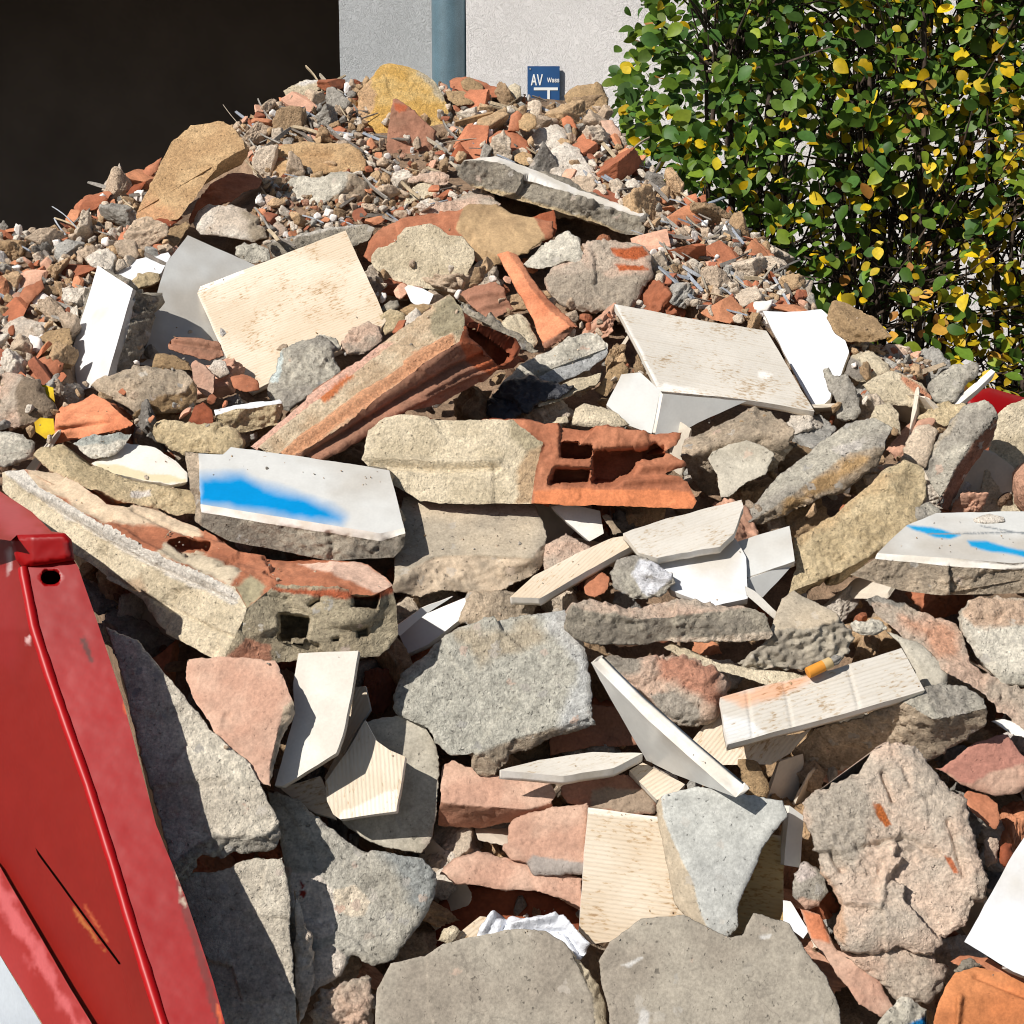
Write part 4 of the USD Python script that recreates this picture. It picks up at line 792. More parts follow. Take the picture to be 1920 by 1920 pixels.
tile('tile', 'long thin tile back pointing up to the right', [(956,1120),(1000,1080),(1080,1038),(1150,1008),(1205,1000),(1217,1004),(1120,1060),(1012,1122)], (-.1,-.5,.86), 'back', th=.009, off=.01)
tile('tile', 'pale square tile right of the white tiles', [(1378,1017),(1480,986),(1490,1052),(1400,1082),(1393,1045)], (-.1,-.65,.75), 'greyg', off=.01)
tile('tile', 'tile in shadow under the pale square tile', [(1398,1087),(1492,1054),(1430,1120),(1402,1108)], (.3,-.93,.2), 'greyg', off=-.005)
tile('tile', 'white glazed tile lying below the broken ribbed tile', [(1228,1052),(1350,1030),(1378,1008),(1399,1045),(1402,1122),(1360,1131),(1336,1138),(1258,1106)], (-.05,-.6,.8), 'white', off=.012)
tile('tile', 'broken ribbed tile over the white glazed tile', [(1168,1000),(1250,972),(1390,937),(1394,950),(1376,1000),(1350,1025),(1232,1046),(1197,1036)], (-.08,-.55,.83), 'backG', off=.04, jag=2)
rock('grey splinter of tile left of the shaded tile', [(1396,1098),(1415,1108),(1464,1155),(1456,1165),(1400,1117)], (-.2,-.8,.5), 'edgeG', 'tile shard', 'tile_shard', rnd=0, sm=0, T=.006, jag=1, off=.02)
rock('orange terracotta cube under the long thin tile', [(1092,1102),(1100,1080),(1130,1070),(1145,1085),(1137,1112),(1115,1123),(1095,1115)], FU, 'terr', 'tile shard', 'terracotta_shard', rnd=0.0028)
rock('grey lump with a white painted face in the centre', [(1143,1077),(1155,1050),(1185,1040),(1215,1046),(1262,1075),(1268,1097),(1247,1118),(1215,1129),(1180,1125),(1148,1102)], (-.1,-.8,.6), 'conc', 'concrete', 'concrete_lump', rnd=0.0088, off=.03,
     patches=[([(1183,1075),(1200,1048),(1240,1058),(1264,1080),(1232,1111),(1213,1119)], (240,240,244), 3, 6)])
# --- centre right lower
rock('small grey slab left of the pink slab on the right', [(1588,1172),(1600,1156),(1650,1158),(1665,1180),(1642,1198),(1610,1194)], FU, 'concL', 'concrete', 'concrete_lump')
rock('long pinkish slab descending to the right edge', [(1615,1115),(1640,1103),(1700,1118),(1800,1163),(1812,1190),(1817,1240),(1870,1278),(1930,1300),(1930,1372),(1870,1336),(1830,1294),(1760,1254),(1700,1204),(1640,1154)], (.05,-.72,.7), 'plasP', 'plaster slab', 'plaster_slab', rnd=0.0044,
     patches=[([(1612,1112),(1640,1100),(1700,1118),(1690,1130),(1640,1122),(1625,1140)], (166,160,150), 4, 8), ([(1690,1150),(1790,1180),(1800,1240),(1760,1230)], (222,170,140), 20, 20)])
rock('grey rough rock at the right edge below the blue strokes', [(1803,1152),(1830,1123),(1890,1122),(1980,1128),(1980,1285),(1880,1286),(1830,1234),(1806,1192)], (-.1,-.8,.6), 'concL', rnd=0.0110, T=.08, off=.02, patches=[([(1803,1152),(1830,1120),(1980,1125),(1980,1160),(1880,1175),(1830,1170)], (220,190,164), 8, 16)])
rock('dark grey flat stone under the pink slab', [(1658,1182),(1720,1200),(1782,1260),(1772,1295),(1735,1296),(1688,1212)], (.1,-.8,.6), 'slab', off=.0)
chunk('dark crumbling concrete slab right of centre', [([(1440,1180),(1465,1120),(1490,1103),(1522,1123),(1574,1150),(1560,1168),(1500,1178)], (0,-.55,.83), 'slabW'),
     ([(1375,1242),(1400,1225),(1430,1200),(1440,1180),(1500,1178),(1560,1168),(1574,1150),(1602,1180),(1607,1202),(1597,1229),(1560,1254),(1500,1262),(1430,1264),(1390,1258)], (0,-.95,.3), 'concD')], rnd=0.0055, sm=3, jag=5, off=.02)
chunk('long concrete slab with a pale strip along its base', [([(1075,1140),(1110,1128),(1170,1138),(1262,1115),(1330,1128),(1392,1133),(1400,1140),(1300,1150),(1200,1158)], (0,-.5,.86), 'plasP'),
     ([(1060,1157),(1075,1140),(1200,1158),(1300,1150),(1400,1140),(1432,1150),(1449,1190),(1442,1199),(1350,1203),(1230,1209),(1130,1209),(1085,1199),(1063,1178)], (0,-.96,.25), 'concD')], rnd=0.0033, sm=2, jag=4, off=.04,
     patches=[([(1218,1207),(1280,1192),(1350,1194),(1449,1185),(1449,1198),(1350,1207),(1238,1214)], (232,214,192), 2, 6, 1)])
rock('thin pale batten below the concrete slabs', [(1243,1220),(1260,1213),(1350,1243),(1420,1253),(1480,1256),(1513,1265),(1482,1284),(1460,1291),(1380,1266),(1280,1244)], (-.05,-.6,.8), 'cream', 'batten', 'batten', rnd=0.0011, sm=1, T=.014, jag=1.5, off=.005)
# --- lower part
rock('brown brick in shade under the central boulder', [(1030,1330),(1090,1318),(1200,1325),(1206,1395),(1100,1404),(1030,1418)], (0,-.95,.2), 'brickD', 'brick', 'brick_fragment', rnd=0.0022, off=-.02)
rock('pinkish rock with a grey flat patch below the battens', [(1108,1232),(1150,1213),(1230,1223),(1292,1235),(1332,1255),(1350,1290),(1343,1337),(1302,1369),(1270,1367),(1228,1350),(1188,1304),(1140,1274)], (.05,-.85,.5), 'plasP', rnd=0.0121, off=.01,
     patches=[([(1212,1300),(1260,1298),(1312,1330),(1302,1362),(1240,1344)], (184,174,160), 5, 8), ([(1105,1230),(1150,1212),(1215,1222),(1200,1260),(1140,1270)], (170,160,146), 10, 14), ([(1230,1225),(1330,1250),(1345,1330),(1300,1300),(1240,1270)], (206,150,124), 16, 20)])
chunk('long shadowed concrete slab in the lower right', [([(1690,1312),(1720,1290),(1760,1268),(1812,1273),(1852,1300),(1860,1327),(1800,1342),(1750,1352)], (-.1,-.62,.78), 'conc'),
     ([(1478,1412),(1520,1370),(1620,1338),(1690,1312),(1750,1352),(1800,1342),(1860,1327),(1852,1362),(1812,1384),(1752,1405),(1702,1424),(1650,1435),(1560,1445),(1498,1434)], (.15,-.8,-.55), 'concW')], rnd=0.0055, sm=3, jag=4, off=.03)
tile('tile', 'brown tile back beneath the plaid marked tile', [(1294,1392),(1345,1330),(1366,1395),(1500,1375),(1522,1365),(1482,1412),(1446,1434),(1330,1434),(1308,1422)], (-.05,-.75,.66), 'back', th=.009)
tile('tile', 'long pale tile back with plaid marks on the right', [(1350,1308),(1400,1293),(1560,1256),(1690,1215),(1734,1294),(1560,1344),(1364,1396),(1357,1360)], (-.03,-.66,.75), 'backG', th=.010, off=.03, patches=[([(1352,1306),(1400,1292),(1540,1260),(1500,1290),(1400,1320)], (222,178,148), 14, 20), ([(1356,1345),(1400,1345),(1430,1372),(1362,1396)], (224,224,222), 10, 14)],
     bands=[([(1400,1297),(1412,1380)], 2.5, -.0012), ([(1470,1280),(1486,1364)], 2.5, -.0012), ([(1590,1250),(1610,1325)], 2.5, -.0012)])
rock('red brick in shade at the lower right edge', [(1748,1442),(1790,1420),(1830,1388),(1892,1373),(1930,1430),(1932,1472),(1902,1489),(1860,1494),(1830,1484),(1800,1474)], (.05,-.9,.4), 'brick', 'brick', 'brick_fragment', rnd=0.0044, patches=[([(1745,1440),(1830,1385),(1895,1370),(1925,1430),(1870,1445),(1800,1470)], (184,130,114), 6, 14)])  # upper part shaded by a darker colour, the lit bottom left paler
rock('orange terracotta chunk right of the big plaster lump', [(1806,1492),(1815,1480),(1850,1488),(1874,1505),(1877,1537),(1870,1557),(1850,1548),(1820,1524)], FU, 'terr', 'tile shard', 'terracotta_shard', rnd=0.0022)
rock('small upright pink chip right of the big plaster lump', [(1842,1582),(1850,1569),(1871,1571),(1870,1617),(1850,1628),(1844,1612)], FF_, 'plasP')
rock('little terracotta cube left of the white corner tile', [(1872,1590),(1885,1578),(1900,1582),(1900,1615),(1885,1628),(1874,1620)], FU, 'terrD', 'tile shard', 'terracotta_shard')
rock('thin white sliver at the right edge of the photo', [(1858,1352),(1880,1348),(1970,1374),(1970,1393),(1900,1378)], UF, 'edge', 'tile shard', 'tile_shard', rnd=0, sm=0, T=.008, jag=1)
chunk('pink brick wedge under the flat tile in the lower centre', [([(824,1502),(830,1440),(850,1430),(900,1448),(960,1458),(1030,1468),(1045,1490),(1037,1502),(990,1519),(870,1510)], (-.05,-.6,.8), 'brick'), ([(824,1502),(870,1510),(990,1519),(1037,1502),(1037,1528),(960,1549),(900,1559),(818,1549)], (0,-.85,-.5), 'brickD')], 'brick', 'brick_fragment', rnd=0.0028, sm=2)
rock('weathered brick end right of the pink brick wedge', [(1043,1472),(1060,1460),(1170,1453),(1217,1460),(1238,1490),(1228,1529),(1180,1530),(1110,1519),(1060,1509),(1048,1492)], (0,-.8,.6), 'brickD', 'brick', 'brick_fragment', rnd=0.0039, patches=[([(1110,1480),(1220,1478),(1235,1528),(1110,1518)], (166,146,126), 6, 12)])
rock('dark red hollow in the heap behind the white film', [(800,1790),(815,1700),(850,1645),(880,1655),(1000,1665),(1095,1700),(1100,1780),(900,1790)], (0,-.9,.4), 'terrD', 'tile shard', 'terracotta_shard', off=-.06)
rock('crumbling pink brick rubble above the white film', [(828,1644),(860,1618),(900,1606),(960,1612),(1100,1640),(1100,1715),(1050,1686),(1000,1674),(950,1669),(880,1656)], (-.05,-.7,.7), 'brick', 'brick', 'brick_fragment', rnd=0.0055, jag=6, sm=2, T=.05)
rock('pink brick face in the lower centre', [(943,1592),(950,1550),(965,1530),(990,1520),(1050,1510),(1104,1503),(1104,1638),(1000,1638),(990,1618),(960,1611)], (-.1,-.85,.52), 'brick', 'brick', 'brick_fragment', rnd=0.0055, T=.05, patches=[([(985,1620),(1000,1603),(1110,1618),(1110,1642),(985,1642)], (166,156,148), 4, 8)], off=.0)
tile('tile', 'thin flat tile lying on the pink brick wedge', [(936,1444),(1010,1425),(1110,1410),(1205,1412),(1150,1440),(1055,1455)], (0,-.35,.94), 'backG', th=.009, off=.04)
rock('flat grey slab behind the three ribbed tiles', [(680,1352),(760,1340),(798,1358),(820,1400),(827,1450),(822,1520),(810,1575),(790,1603),(740,1594),(690,1579),(640,1545),(630,1450)], (.05,-.9,.42), 'slab', 'concrete slab', 'concrete_slab', rnd=0.0028, T=.04)
tile('tile', 'narrow ribbed tile standing behind the white tile at lower left', [(608,1458),(640,1400),(655,1330),(660,1290),(685,1286),(694,1330),(662,1382),(627,1453),(612,1466)], (-.1,-.88,.45), 'back', th=.008)
tile('tile', 'white glazed tile leaning under the hollow brick', [(515,1473),(530,1420),(552,1340),(550,1280),(560,1225),(672,1220),(657,1310),(642,1380),(630,1412),(560,1456),(530,1474)], (-.1,-.86,.5), 'dusty', th=.009, off=.01, sidep='edgeG')
tile('tile', 'small ribbed tile corner against the grey slab', [(526,1478),(600,1455),(616,1500),(628,1534),(590,1524),(545,1494)], (-.1,-.82,.55), 'back', th=.008)
tile('tile', 'five sided ribbed tile standing in the lower left', [(612,1500),(610,1465),(650,1410),(685,1350),(705,1388),(730,1406),(760,1419),(743,1521),(638,1536),(625,1527)], (-.1,-.84,.53), 'back', th=.009, off=.025,
     patches=[([(645,1520),(700,1497),(745,1478),(746,1525),(630,1540)], (246,236,222), 3, 8)])
chunk('pink sandstone slab under the hollow brick on the left', [([(348,1232),(420,1225),(520,1235),(549,1310),(530,1325),(520,1380),(505,1440),(508,1477),(480,1469),(430,1414),(380,1334),(345,1274)], (-.15,-.8,.57), 'brick'), ([(549,1310),(552,1342),(532,1404),(508,1477),(505,1440),(520,1380),(530,1325)], (.7,-.7,.1), 'concW')], 'stone slab', 'stone_slab', rnd=0.0033, sm=2, off=.0)
chunk('large angular grey boulder in the centre of the photo', [([(733,1302),(745,1268),(790,1233),(820,1203),(870,1173),(940,1153),(1030,1143),(1060,1138),(1077,1160),(1097,1200),(1107,1240),(1110,1300),(1110,1345),(1040,1362),(930,1395),(880,1418),(840,1420),(815,1394),(798,1362),(738,1334)], (-.03,-.8,.6), 'bould'),
     ([(840,1420),(880,1418),(930,1395),(1040,1362),(1110,1345),(1115,1368),(1095,1379),(1040,1390),(980,1414),(940,1434),(910,1457),(880,1436)], (0,-.95,-.15), 'concW')], 'boulder', 'boulder', rnd=0.0066, T=.09, off=.03, sm=3, jag=4,
     patches=[([(700,1100),(1150,1100),(1150,1345),(1040,1362),(880,1418),(780,1420),(700,1360)], (206,202,188), 10, 10), ([(1000,1140),(1070,1135),(1110,1240),(1112,1370),(1050,1360),(1080,1250)], (212,212,208), 20, 24), ([(860,1190),(1000,1160),(1020,1200),(900,1250)], (202,188,164), 24, 30)])
piece('tile', 'sharp triangular glazed tile balanced over the grey stones', 'tile', [([(1108,1242),(1215,1350),(1310,1435),(1379,1495),(1330,1477),(1262,1451),(1212,1426),(1165,1345),(1125,1275)], (-.75,-.5,-.5), 'greyg', 'glaze'), ([(1108,1242),(1119,1237),(1190,1308),(1300,1405),(1397,1487),(1379,1495),(1310,1435),(1215,1350)], (.19,-.835,.55), 'edge', 'body')], T=.006, ext='n', shrink=0, rnd=0, sm=0, jag=1.0, off=.06, side=('edge', 'body'), maxpull=.10)
rock('small pale crumb behind the sharp triangular tile', [(1213,1442),(1225,1433),(1260,1445),(1282,1463),(1270,1477),(1240,1473)], UF, 'plasW', 'plaster', 'plaster_lump', T=.015)
tile('tile', 'brown tile edge left of the triangular grey stone', [(1180,1445),(1205,1430),(1285,1470),(1265,1490),(1232,1500)], (0,-.7,.7), 'back', th=.008)
rock('brown stone behind the tip of the sharp tile', [(1380,1420),(1420,1430),(1445,1470),(1440,1500),(1395,1490)], FU, 'tanD', off=-.02)
tile('tile', 'large ribbed tile back standing upright in the lower centre', [(1103,1514),(1230,1531),(1470,1568),(1469,1740),(1380,1760),(1290,1760),(1200,1760),(1110,1770),(1086,1745),(1095,1610)], (.02,-.88,.47), 'back', th=.009, off=.0,
     patches=[([(1300,1550),(1475,1565),(1472,1745),(1380,1760)], (196,168,118), 14, 20), ([(1100,1512),(1235,1529),(1236,1539),(1103,1524)], (244,236,222), 2, 3)])  # first patch: shadow over the right part, painted as a browner tone
tile('tile', 'narrow greyish tile strip right of the triangular stone', [(1470,1622),(1480,1510),(1507,1530),(1500,1627)], (.3,-.9,.3), 'greyg', th=.01, sidep='edge')
tile('tile', 'small white tile corner below the narrow tile strip', [(1468,1688),(1482,1690),(1517,1745),(1506,1760),(1468,1732)], (-.1,-.8,.5), 'white', th=.008)
rock('grey stone with a pink base left of the big plaster lump', [(1485,1682),(1490,1640),(1510,1618),(1542,1640),(1557,1672),(1540,1704),(1510,1709)], FU, 'conc', rnd=0.0077, patches=[([(1485,1690),(1505,1680),(1555,1690),(1540,1710),(1500,1712)], (222,184,160), 4, 8), ([(1490,1640),(1512,1616),(1530,1640),(1500,1655)], (228,214,206), 5, 8)])
rock('pinkish terracotta bed below the big plaster lump', [(1496,1700),(1540,1718),(1570,1780),(1640,1798),(1662,1860),(1684,1893),(1650,1910),(1610,1885),(1580,1845),(1518,1764)], (0,-.75,.65), 'brick', 'brick', 'brick_fragment', rnd=0.0044, patches=[([(1500,1700),(1545,1720),(1560,1770),(1520,1760)], (214,136,98), 6, 10)])
rock('lumpy pale mortar hanging under the big plaster lump', [(1568,1790),(1640,1775),(1700,1762),(1742,1790),(1771,1815),(1763,1852),(1742,1880),(1690,1890),(1650,1853),(1620,1833)], (0,-.85,.5), 'plasP', 'mortar', 'mortar_lump', rnd=0.0110, jag=6, T=.05)
rock('huge rough pinkish plaster lump in the lower right', [(1498,1500),(1520,1470),(1560,1460),(1610,1450),(1640,1410),(1680,1390),(1722,1403),(1752,1440),(1782,1480),(1808,1500),(1813,1540),(1833,1600),(1848,1650),(1843,1692),(1818,1743),(1782,1774),(1740,1789),(1690,1774),(1640,1785),(1580,1780),(1563,1742),(1575,1702),(1538,1640),(1528,1580),(1503,1540)], (-.04,-.84,.54), 'plasL', 'boulder', 'plaster_boulder', rnd=0.0121, T=.09, off=.03, jag=7,
     patches=[([(1635,1506),(1652,1510),(1672,1545),(1660,1552),(1645,1530)], (198,112,58), 2, 3), ([(1772,1605),(1785,1608),(1800,1635),(1790,1640)], (206,120,80), 2, 4), ([(1500,1490),(1610,1455),(1640,1560),(1600,1620),(1530,1600)], (196,184,168), 20, 30), ([(1530,1620),(1580,1690),(1590,1780),(1560,1750)], (226,186,154), 8, 14)],
     bands=[([(1655,1450),(1675,1500)], 5, -.006), ([(1610,1590),(1700,1570),(1760,1600)], 6, -.005), ([(1590,1690),(1650,1700),(1660,1640)], 6, .006), ([(1780,1540),(1810,1640)], 6, -.006), ([(1560,1600),(1580,1630)], 8, -.008)])
chunk('triangular blue grey concrete stone standing on its tip', [([(1240,1490),(1310,1473),(1400,1488),(1470,1500),(1479,1530),(1452,1562),(1432,1592),(1402,1662),(1385,1702),(1387,1737),(1362,1761),(1332,1753),(1312,1700),(1300,1650),(1270,1590),(1245,1530)], (.05,-.84,.54), 'slabB'),
     ([(1240,1490),(1245,1530),(1270,1590),(1300,1650),(1312,1700),(1332,1753),(1290,1724),(1263,1694),(1248,1620),(1236,1560),(1228,1510)], (-.62,-.72,.3), 'slabW')], 'concrete', 'concrete_lump', rnd=0.0044, T=.04, off=.045, sm=2, jag=3)
rock('wide grey concrete boulder with pale plaster spots at lower left', [(498,1480),(560,1498),(620,1548),(680,1588),(740,1600),(792,1608),(820,1640),(817,1672),(792,1722),(752,1782),(742,1804),(700,1815),(660,1795),(640,1834),(600,1855),(570,1885),(555,1905),(538,1800),(533,1640),(518,1560)], (0,-.83,.56), 'bouldD', 'boulder', 'boulder', rnd=0.0066, T=.08, off=.015,
     patches=[([(545,1635),(600,1638),(632,1680),(627,1752),(590,1767),(558,1742),(548,1690)], (244,232,218), 3, 8), ([(625,1668),(665,1660),(695,1690),(682,1717),(650,1717),(628,1695)], (242,226,202), 3, 6), ([(575,1780),(620,1770),(648,1795),(645,1840),(600,1860),(580,1840)], (242,228,212), 3, 8),
              ([(560,1650),(572,1660),(566,1668)], (160,56,44), 1.5, 3), ([(563,1670),(575,1668),(570,1682),(562,1678)], (160,56,44), 1.5, 4), ([(556,1738),(575,1745),(598,1760),(570,1756)], (160,56,44), 1.5, 3), ([(700,1580),(800,1600),(825,1660),(790,1720)], (168,170,166), 20, 24)])
chunk('tall pale grey slab behind the red post', [([(195,1172),(260,1196),(310,1258),(345,1298),(402,1370),(472,1430),(502,1490),(527,1540),(510,1558),(440,1570),(400,1560),(340,1600),(320,1620),(265,1420),(235,1300)], (0,-.8,.6), 'boulW'),
     ([(320,1620),(340,1600),(400,1560),(440,1570),(510,1558),(527,1540),(532,1578),(512,1598),(440,1604),(415,1618),(380,1604),(350,1644),(330,1655)], (0,-.97,-.1), 'conc')], rnd=0.0033, T=.08, off=.03, sm=2, jag=3.5)
rock('lower pale slab next to the red post at the bottom', [(330,1640),(420,1628),(470,1608),(532,1602),(542,1650),(547,1720),(552,1800),(562,1930),(400,1960),(370,1780),(343,1682)], (-.05,-.86,.5), 'boulW', 'concrete slab', 'concrete_slab', rnd=0.0044, T=.06, off=.03)
rock('crumbly plaster edge between the two lower left slabs', [(548,1660),(562,1700),(585,1760),(590,1830),(575,1900),(560,1930),(552,1800)], (.3,-.85,.4), 'plasW', 'plaster', 'plaster_lump', rnd=0.0044, jag=6, off=.02)
rock('knobbly pinkish mortar at the bottom left of the concrete slab', [(600,1850),(640,1830),(690,1815),(705,1830),(705,1870),(690,1930),(590,1935),(575,1900)], (0,-.85,.5), 'plasP', 'mortar', 'mortar_lump', rnd=0.0077, jag=5)
tile('tile', 'ribbed tile corner left of the white film', [(818,1784),(900,1718),(917,1720),(907,1755),(840,1792)], (0,-.75,.65), 'back', th=.008, off=-.01)
rock('pale lump left of the white film', [(818,1764),(830,1740),(850,1733),(867,1745),(842,1775)], FU, 'cream')
rock('crumpled white plastic film behind the bottom slab', [(885,1775),(900,1735),(920,1713),(940,1722),(962,1714),(985,1720),(1012,1712),(1047,1716),(1072,1738),(1098,1765),(1102,1790),(1085,1805),(1050,1800),(960,1790)], (0,-.75,.65), 'film', 'plastic film', 'plastic_film', rnd=0.0055, jag=3, T=.02, off=.01,
     bands=[([(905,1750),(925,1718)], 4, .006), ([(940,1750),(950,1722)], 4, -.006), ([(960,1735),(1040,1722)], 5, .008), ([(990,1745),(1060,1745),(1090,1790)], 4, -.006), ([(1050,1725),(1095,1775)], 5, .008)])
chunk('grey concrete slab at the bottom centre', [([(698,1940),(705,1850),(730,1803),(800,1788),(830,1768),(900,1753),(960,1740),(1020,1743),(1060,1765),(1085,1810),(1110,1870),(1120,1990),(680,1990)], (0,-.82,.58), 'slabG'),
     ([(1060,1765),(1102,1810),(1127,1850),(1137,1900),(1142,1990),(1120,1990),(1110,1870),(1085,1810)], (.65,-.75,.1), 'cream')], rnd=0.0028, T=.07, off=.035, sm=2, jag=2.5)
chunk('grey concrete slab at the bottom right of centre', [([(1120,1802),(1140,1765),(1200,1720),(1280,1713),(1370,1755),(1390,1752),(1410,1710),(1482,1730),(1512,1780),(1552,1830),(1572,1880),(1595,1990),(1150,1990),(1140,1900),(1125,1840)], (0,-.84,.54), 'slabG')], rnd=0.0033, T=.07, off=.035, sm=2, jag=4,
     patches=[([(1165,1810),(1205,1790),(1210,1797),(1180,1815)], (210,206,200), 3, 6), ([(1195,1940),(1205,1895),(1215,1900),(1210,1945)], (206,202,196), 4, 6), ([(1425,1755),(1445,1752),(1446,1758),(1428,1761)], (206,202,196), 2, 3)])
rock('grey stone with blue paint at the bottom right', [(1640,1960),(1650,1915),(1690,1868),(1742,1890),(1748,1980),(1640,1980)], FU, 'concL', rnd=0.0044, patches=[([(1700,1925),(1735,1905),(1752,1900),(1752,1985),(1725,1985)], (10,128,196), 4, 8)])
rock('rust red terracotta plate at the lower right corner', [(1778,1802),(1800,1788),(1850,1793),(1930,1838),(1930,1872),(1850,1835)], UF, 'terr', 'tile shard', 'terracotta_shard', rnd=0.0022)
rock('purple grey pebble on the orange piece at lower right', [(1783,1822),(1800,1800),(1820,1791),(1847,1810),(1832,1821),(1790,1832)], FU, 'concD', off=.01)
chunk('smooth orange clay block in the lower right corner', [([(1770,1850),(1790,1822),(1830,1811),(1880,1822),(1940,1850),(1940,1880),(1850,1862),(1800,1870)], (-.1,-.5,.86), 'orange'), ([(1743,1940),(1755,1890),(1770,1850),(1800,1870),(1850,1862),(1940,1880),(1940,1990),(1740,1990)], (-.1,-.93,.3), 'orange')], 'clay block', 'clay_block', rnd=0.0022, sm=2, jag=2, off=.02, bands=[([(1800,1870),(1790,1990)], 5, .005), ([(1830,1830),(1930,1870)], 5, -.003)])
tile('tile', 'white glazed tile in the lower right corner', [(1808,1766),(1850,1690),(1900,1600),(1970,1500),(1970,1850),(1900,1822)], (0,-.86,.5), 'white', th=.012, off=.04)

# cigarette filter lying on the plaid marked tile
def frame(ax):
    ax = ax / np.linalg.norm(ax); s = np.cross(ax, [0, 0, 1.0]); s /= np.linalg.norm(s); return ax, s, np.cross(s, ax)
def zb_at(p):
    j, i = int((p[0] - GX0) // GRID), int((p[1] - GY0) // GRID); return float(ZB[i, j])
dq = min(zb_at((1515, 1262)), zb_at((1560, 1262)), zb_at((1530, 1275)))
if not np.isfinite(dq): dq = float(base([(1535, 1255)])[0]) - .04
cA, cB = at([(1514, 1262)], dq - .006)[0], at([(1559, 1241)], dq - .002)[0]
cig = xform('cigarette_end', cA); tag(cig, 'orange cigarette end lying on the long plaid marked tile', 'cigarette end')
ax, s1, s2 = frame(cB - cA); L = np.linalg.norm(cB - cA)
def lathe(prof, sides=20, seed=0, wob=0.0):
    a = np.arange(sides) * 2 * np.pi / sides; vs = []
    for t, r in prof:
        rr = r * (1 + wob * (noise(np.stack([np.cos(a) * 2 + seed, np.sin(a) * 2, np.full(sides, t * 300)], -1)) - .5)); vs.append(ax * t + np.outer(np.cos(a) * rr, s1) + np.outer(np.sin(a) * rr, s2))
    n = len(prof); v = np.vstack(vs); i, j = np.meshgrid(np.arange(n - 1), np.arange(sides), indexing='ij'); j2 = (j + 1) % sides
    q = np.stack([i * sides + j, (i + 1) * sides + j, (i + 1) * sides + j2, i * sides + j2], -1).reshape(-1, 4)
    return v, np.vstack([q[:, [0, 1, 2]], q[:, [0, 2, 3]]])
rC = 0.0047
put(str(cig.GetPath()) + '/filter', *lathe([(0, 1e-5), (0, rC * .9), (.0006, rC), (L * .66, rC), (L * .66, rC * .98)], wob=.1), 'dust_white', alb((226, 150, 56)))
put(str(cig.GetPath()) + '/paper', *lathe([(L * .66, rC * .99), (L * .97, rC * .97), (L * 1.02, rC * .7), (L * 1.02, 1e-5)], wob=.2), 'dust_white', alb((206, 180, 132)))
put(str(cig.GetPath()) + '/ash', *lathe([(L * 1.0, rC * .75), (L * 1.2, rC * .8), (L * 1.38, rC * .4), (L * 1.4, 1e-5)], wob=.6), 'concrete_rough', alb((170, 164, 156)))
# ------------------------------------------------------------------ loose small rubble
def poly_in(poly, p): return shapely.contains_xy(Polygon(poly), p[:, 0], p[:, 1])
SIL = np.array([(-500,470),(0,426),(100,432),(150,395),(200,352),(270,312),(320,285),(430,235),(500,205),(540,178),(600,158),(660,150),(760,150),(850,158),(960,170),(1050,178),(1120,190),(1160,250),(1220,318),(1300,360),(1380,405),(1440,458),(1530,575),(1600,618),(1700,655),(1770,705),(1830,775),(1920,800),(2500,930)], float)
def sil(x): return np.interp(x, SIL[:, 0], SIL[:, 1])
G1 = [(430,235),(540,178),(640,155),(760,150),(850,158),(960,170),(1120,190),(1165,255),(1225,318),(1300,358),(1390,408),(1445,462),(1530,575),(1500,610),(1340,600),(1225,520),(1215,415),(1000,310),(850,310),(760,345),(700,330),(480,310),(440,265)]
G2 = [(-40,428),(100,434),(150,397),(200,352),(262,318),(270,330),(250,420),(330,460),(210,510),(140,600),(108,740),(60,720),(-40,690)]
G3 = [(500,320),(760,340),(860,350),(930,365),(760,410),(640,430),(500,460),(470,400)]
G4 = [(1590,640),(1700,655),(1760,690),(1700,720),(1600,690)]
def gravel_mask(p):
    pts = shapely.points(np.asarray(p, float)); d = np.min([shapely.distance(Polygon(g), pts) for g in (G1, G2, G3, G4)], axis=0)
    return np.clip(1 - d / 70, 0, 1)

ICO = {k: trimesh.creation.icosphere(k) for k in (1, 2, 3, 4)}
def chipmesh(rs, dims, level, nface=9, rough=0.06):
    d = ICO[level].vertices; n = rs.normal(size=(nface, 3)); n /= np.linalg.norm(n, axis=1, keepdims=True); h = rs.uniform(.38, 1.0, nface)
    n = np.vstack([n, np.eye(3), -np.eye(3)]); h = np.concatenate([h, np.full(6, .92)])
    q = d @ n.T; r = np.min(np.where(q > .05, h / np.maximum(q, .05), 9), axis=1)
    r = r * (1 + rough * 2.2 * (fbm(d * 2.3 + rs.uniform(0, 90), 3, 5) - .5) + rough * 1.2 * (fbm(d * 7 + rs.uniform(0, 90), 2, 6) - .5))
    v = d * r[:, None]
    if rough > .1:
        cl = facet_cells(v, rs.randint(1 << 30), .42, 6.0); v = v * (1 - .32 * np.clip(facets(v, cl, .42) + .25, 0, .5))[:, None]
    return v * np.asarray(dims), ICO[level].faces
def rotm(rs, up=None):
    q = rs.normal(size=4); q /= np.linalg.norm(q); w, x, y, z = q
    return np.array([[1-2*(y*y+z*z),2*(x*y-z*w),2*(x*z+y*w)],[2*(x*y+z*w),1-2*(x*x+z*z),2*(y*z-x*w)],[2*(x*z-y*w),2*(y*z+x*w),1-2*(x*x+y*y)]])

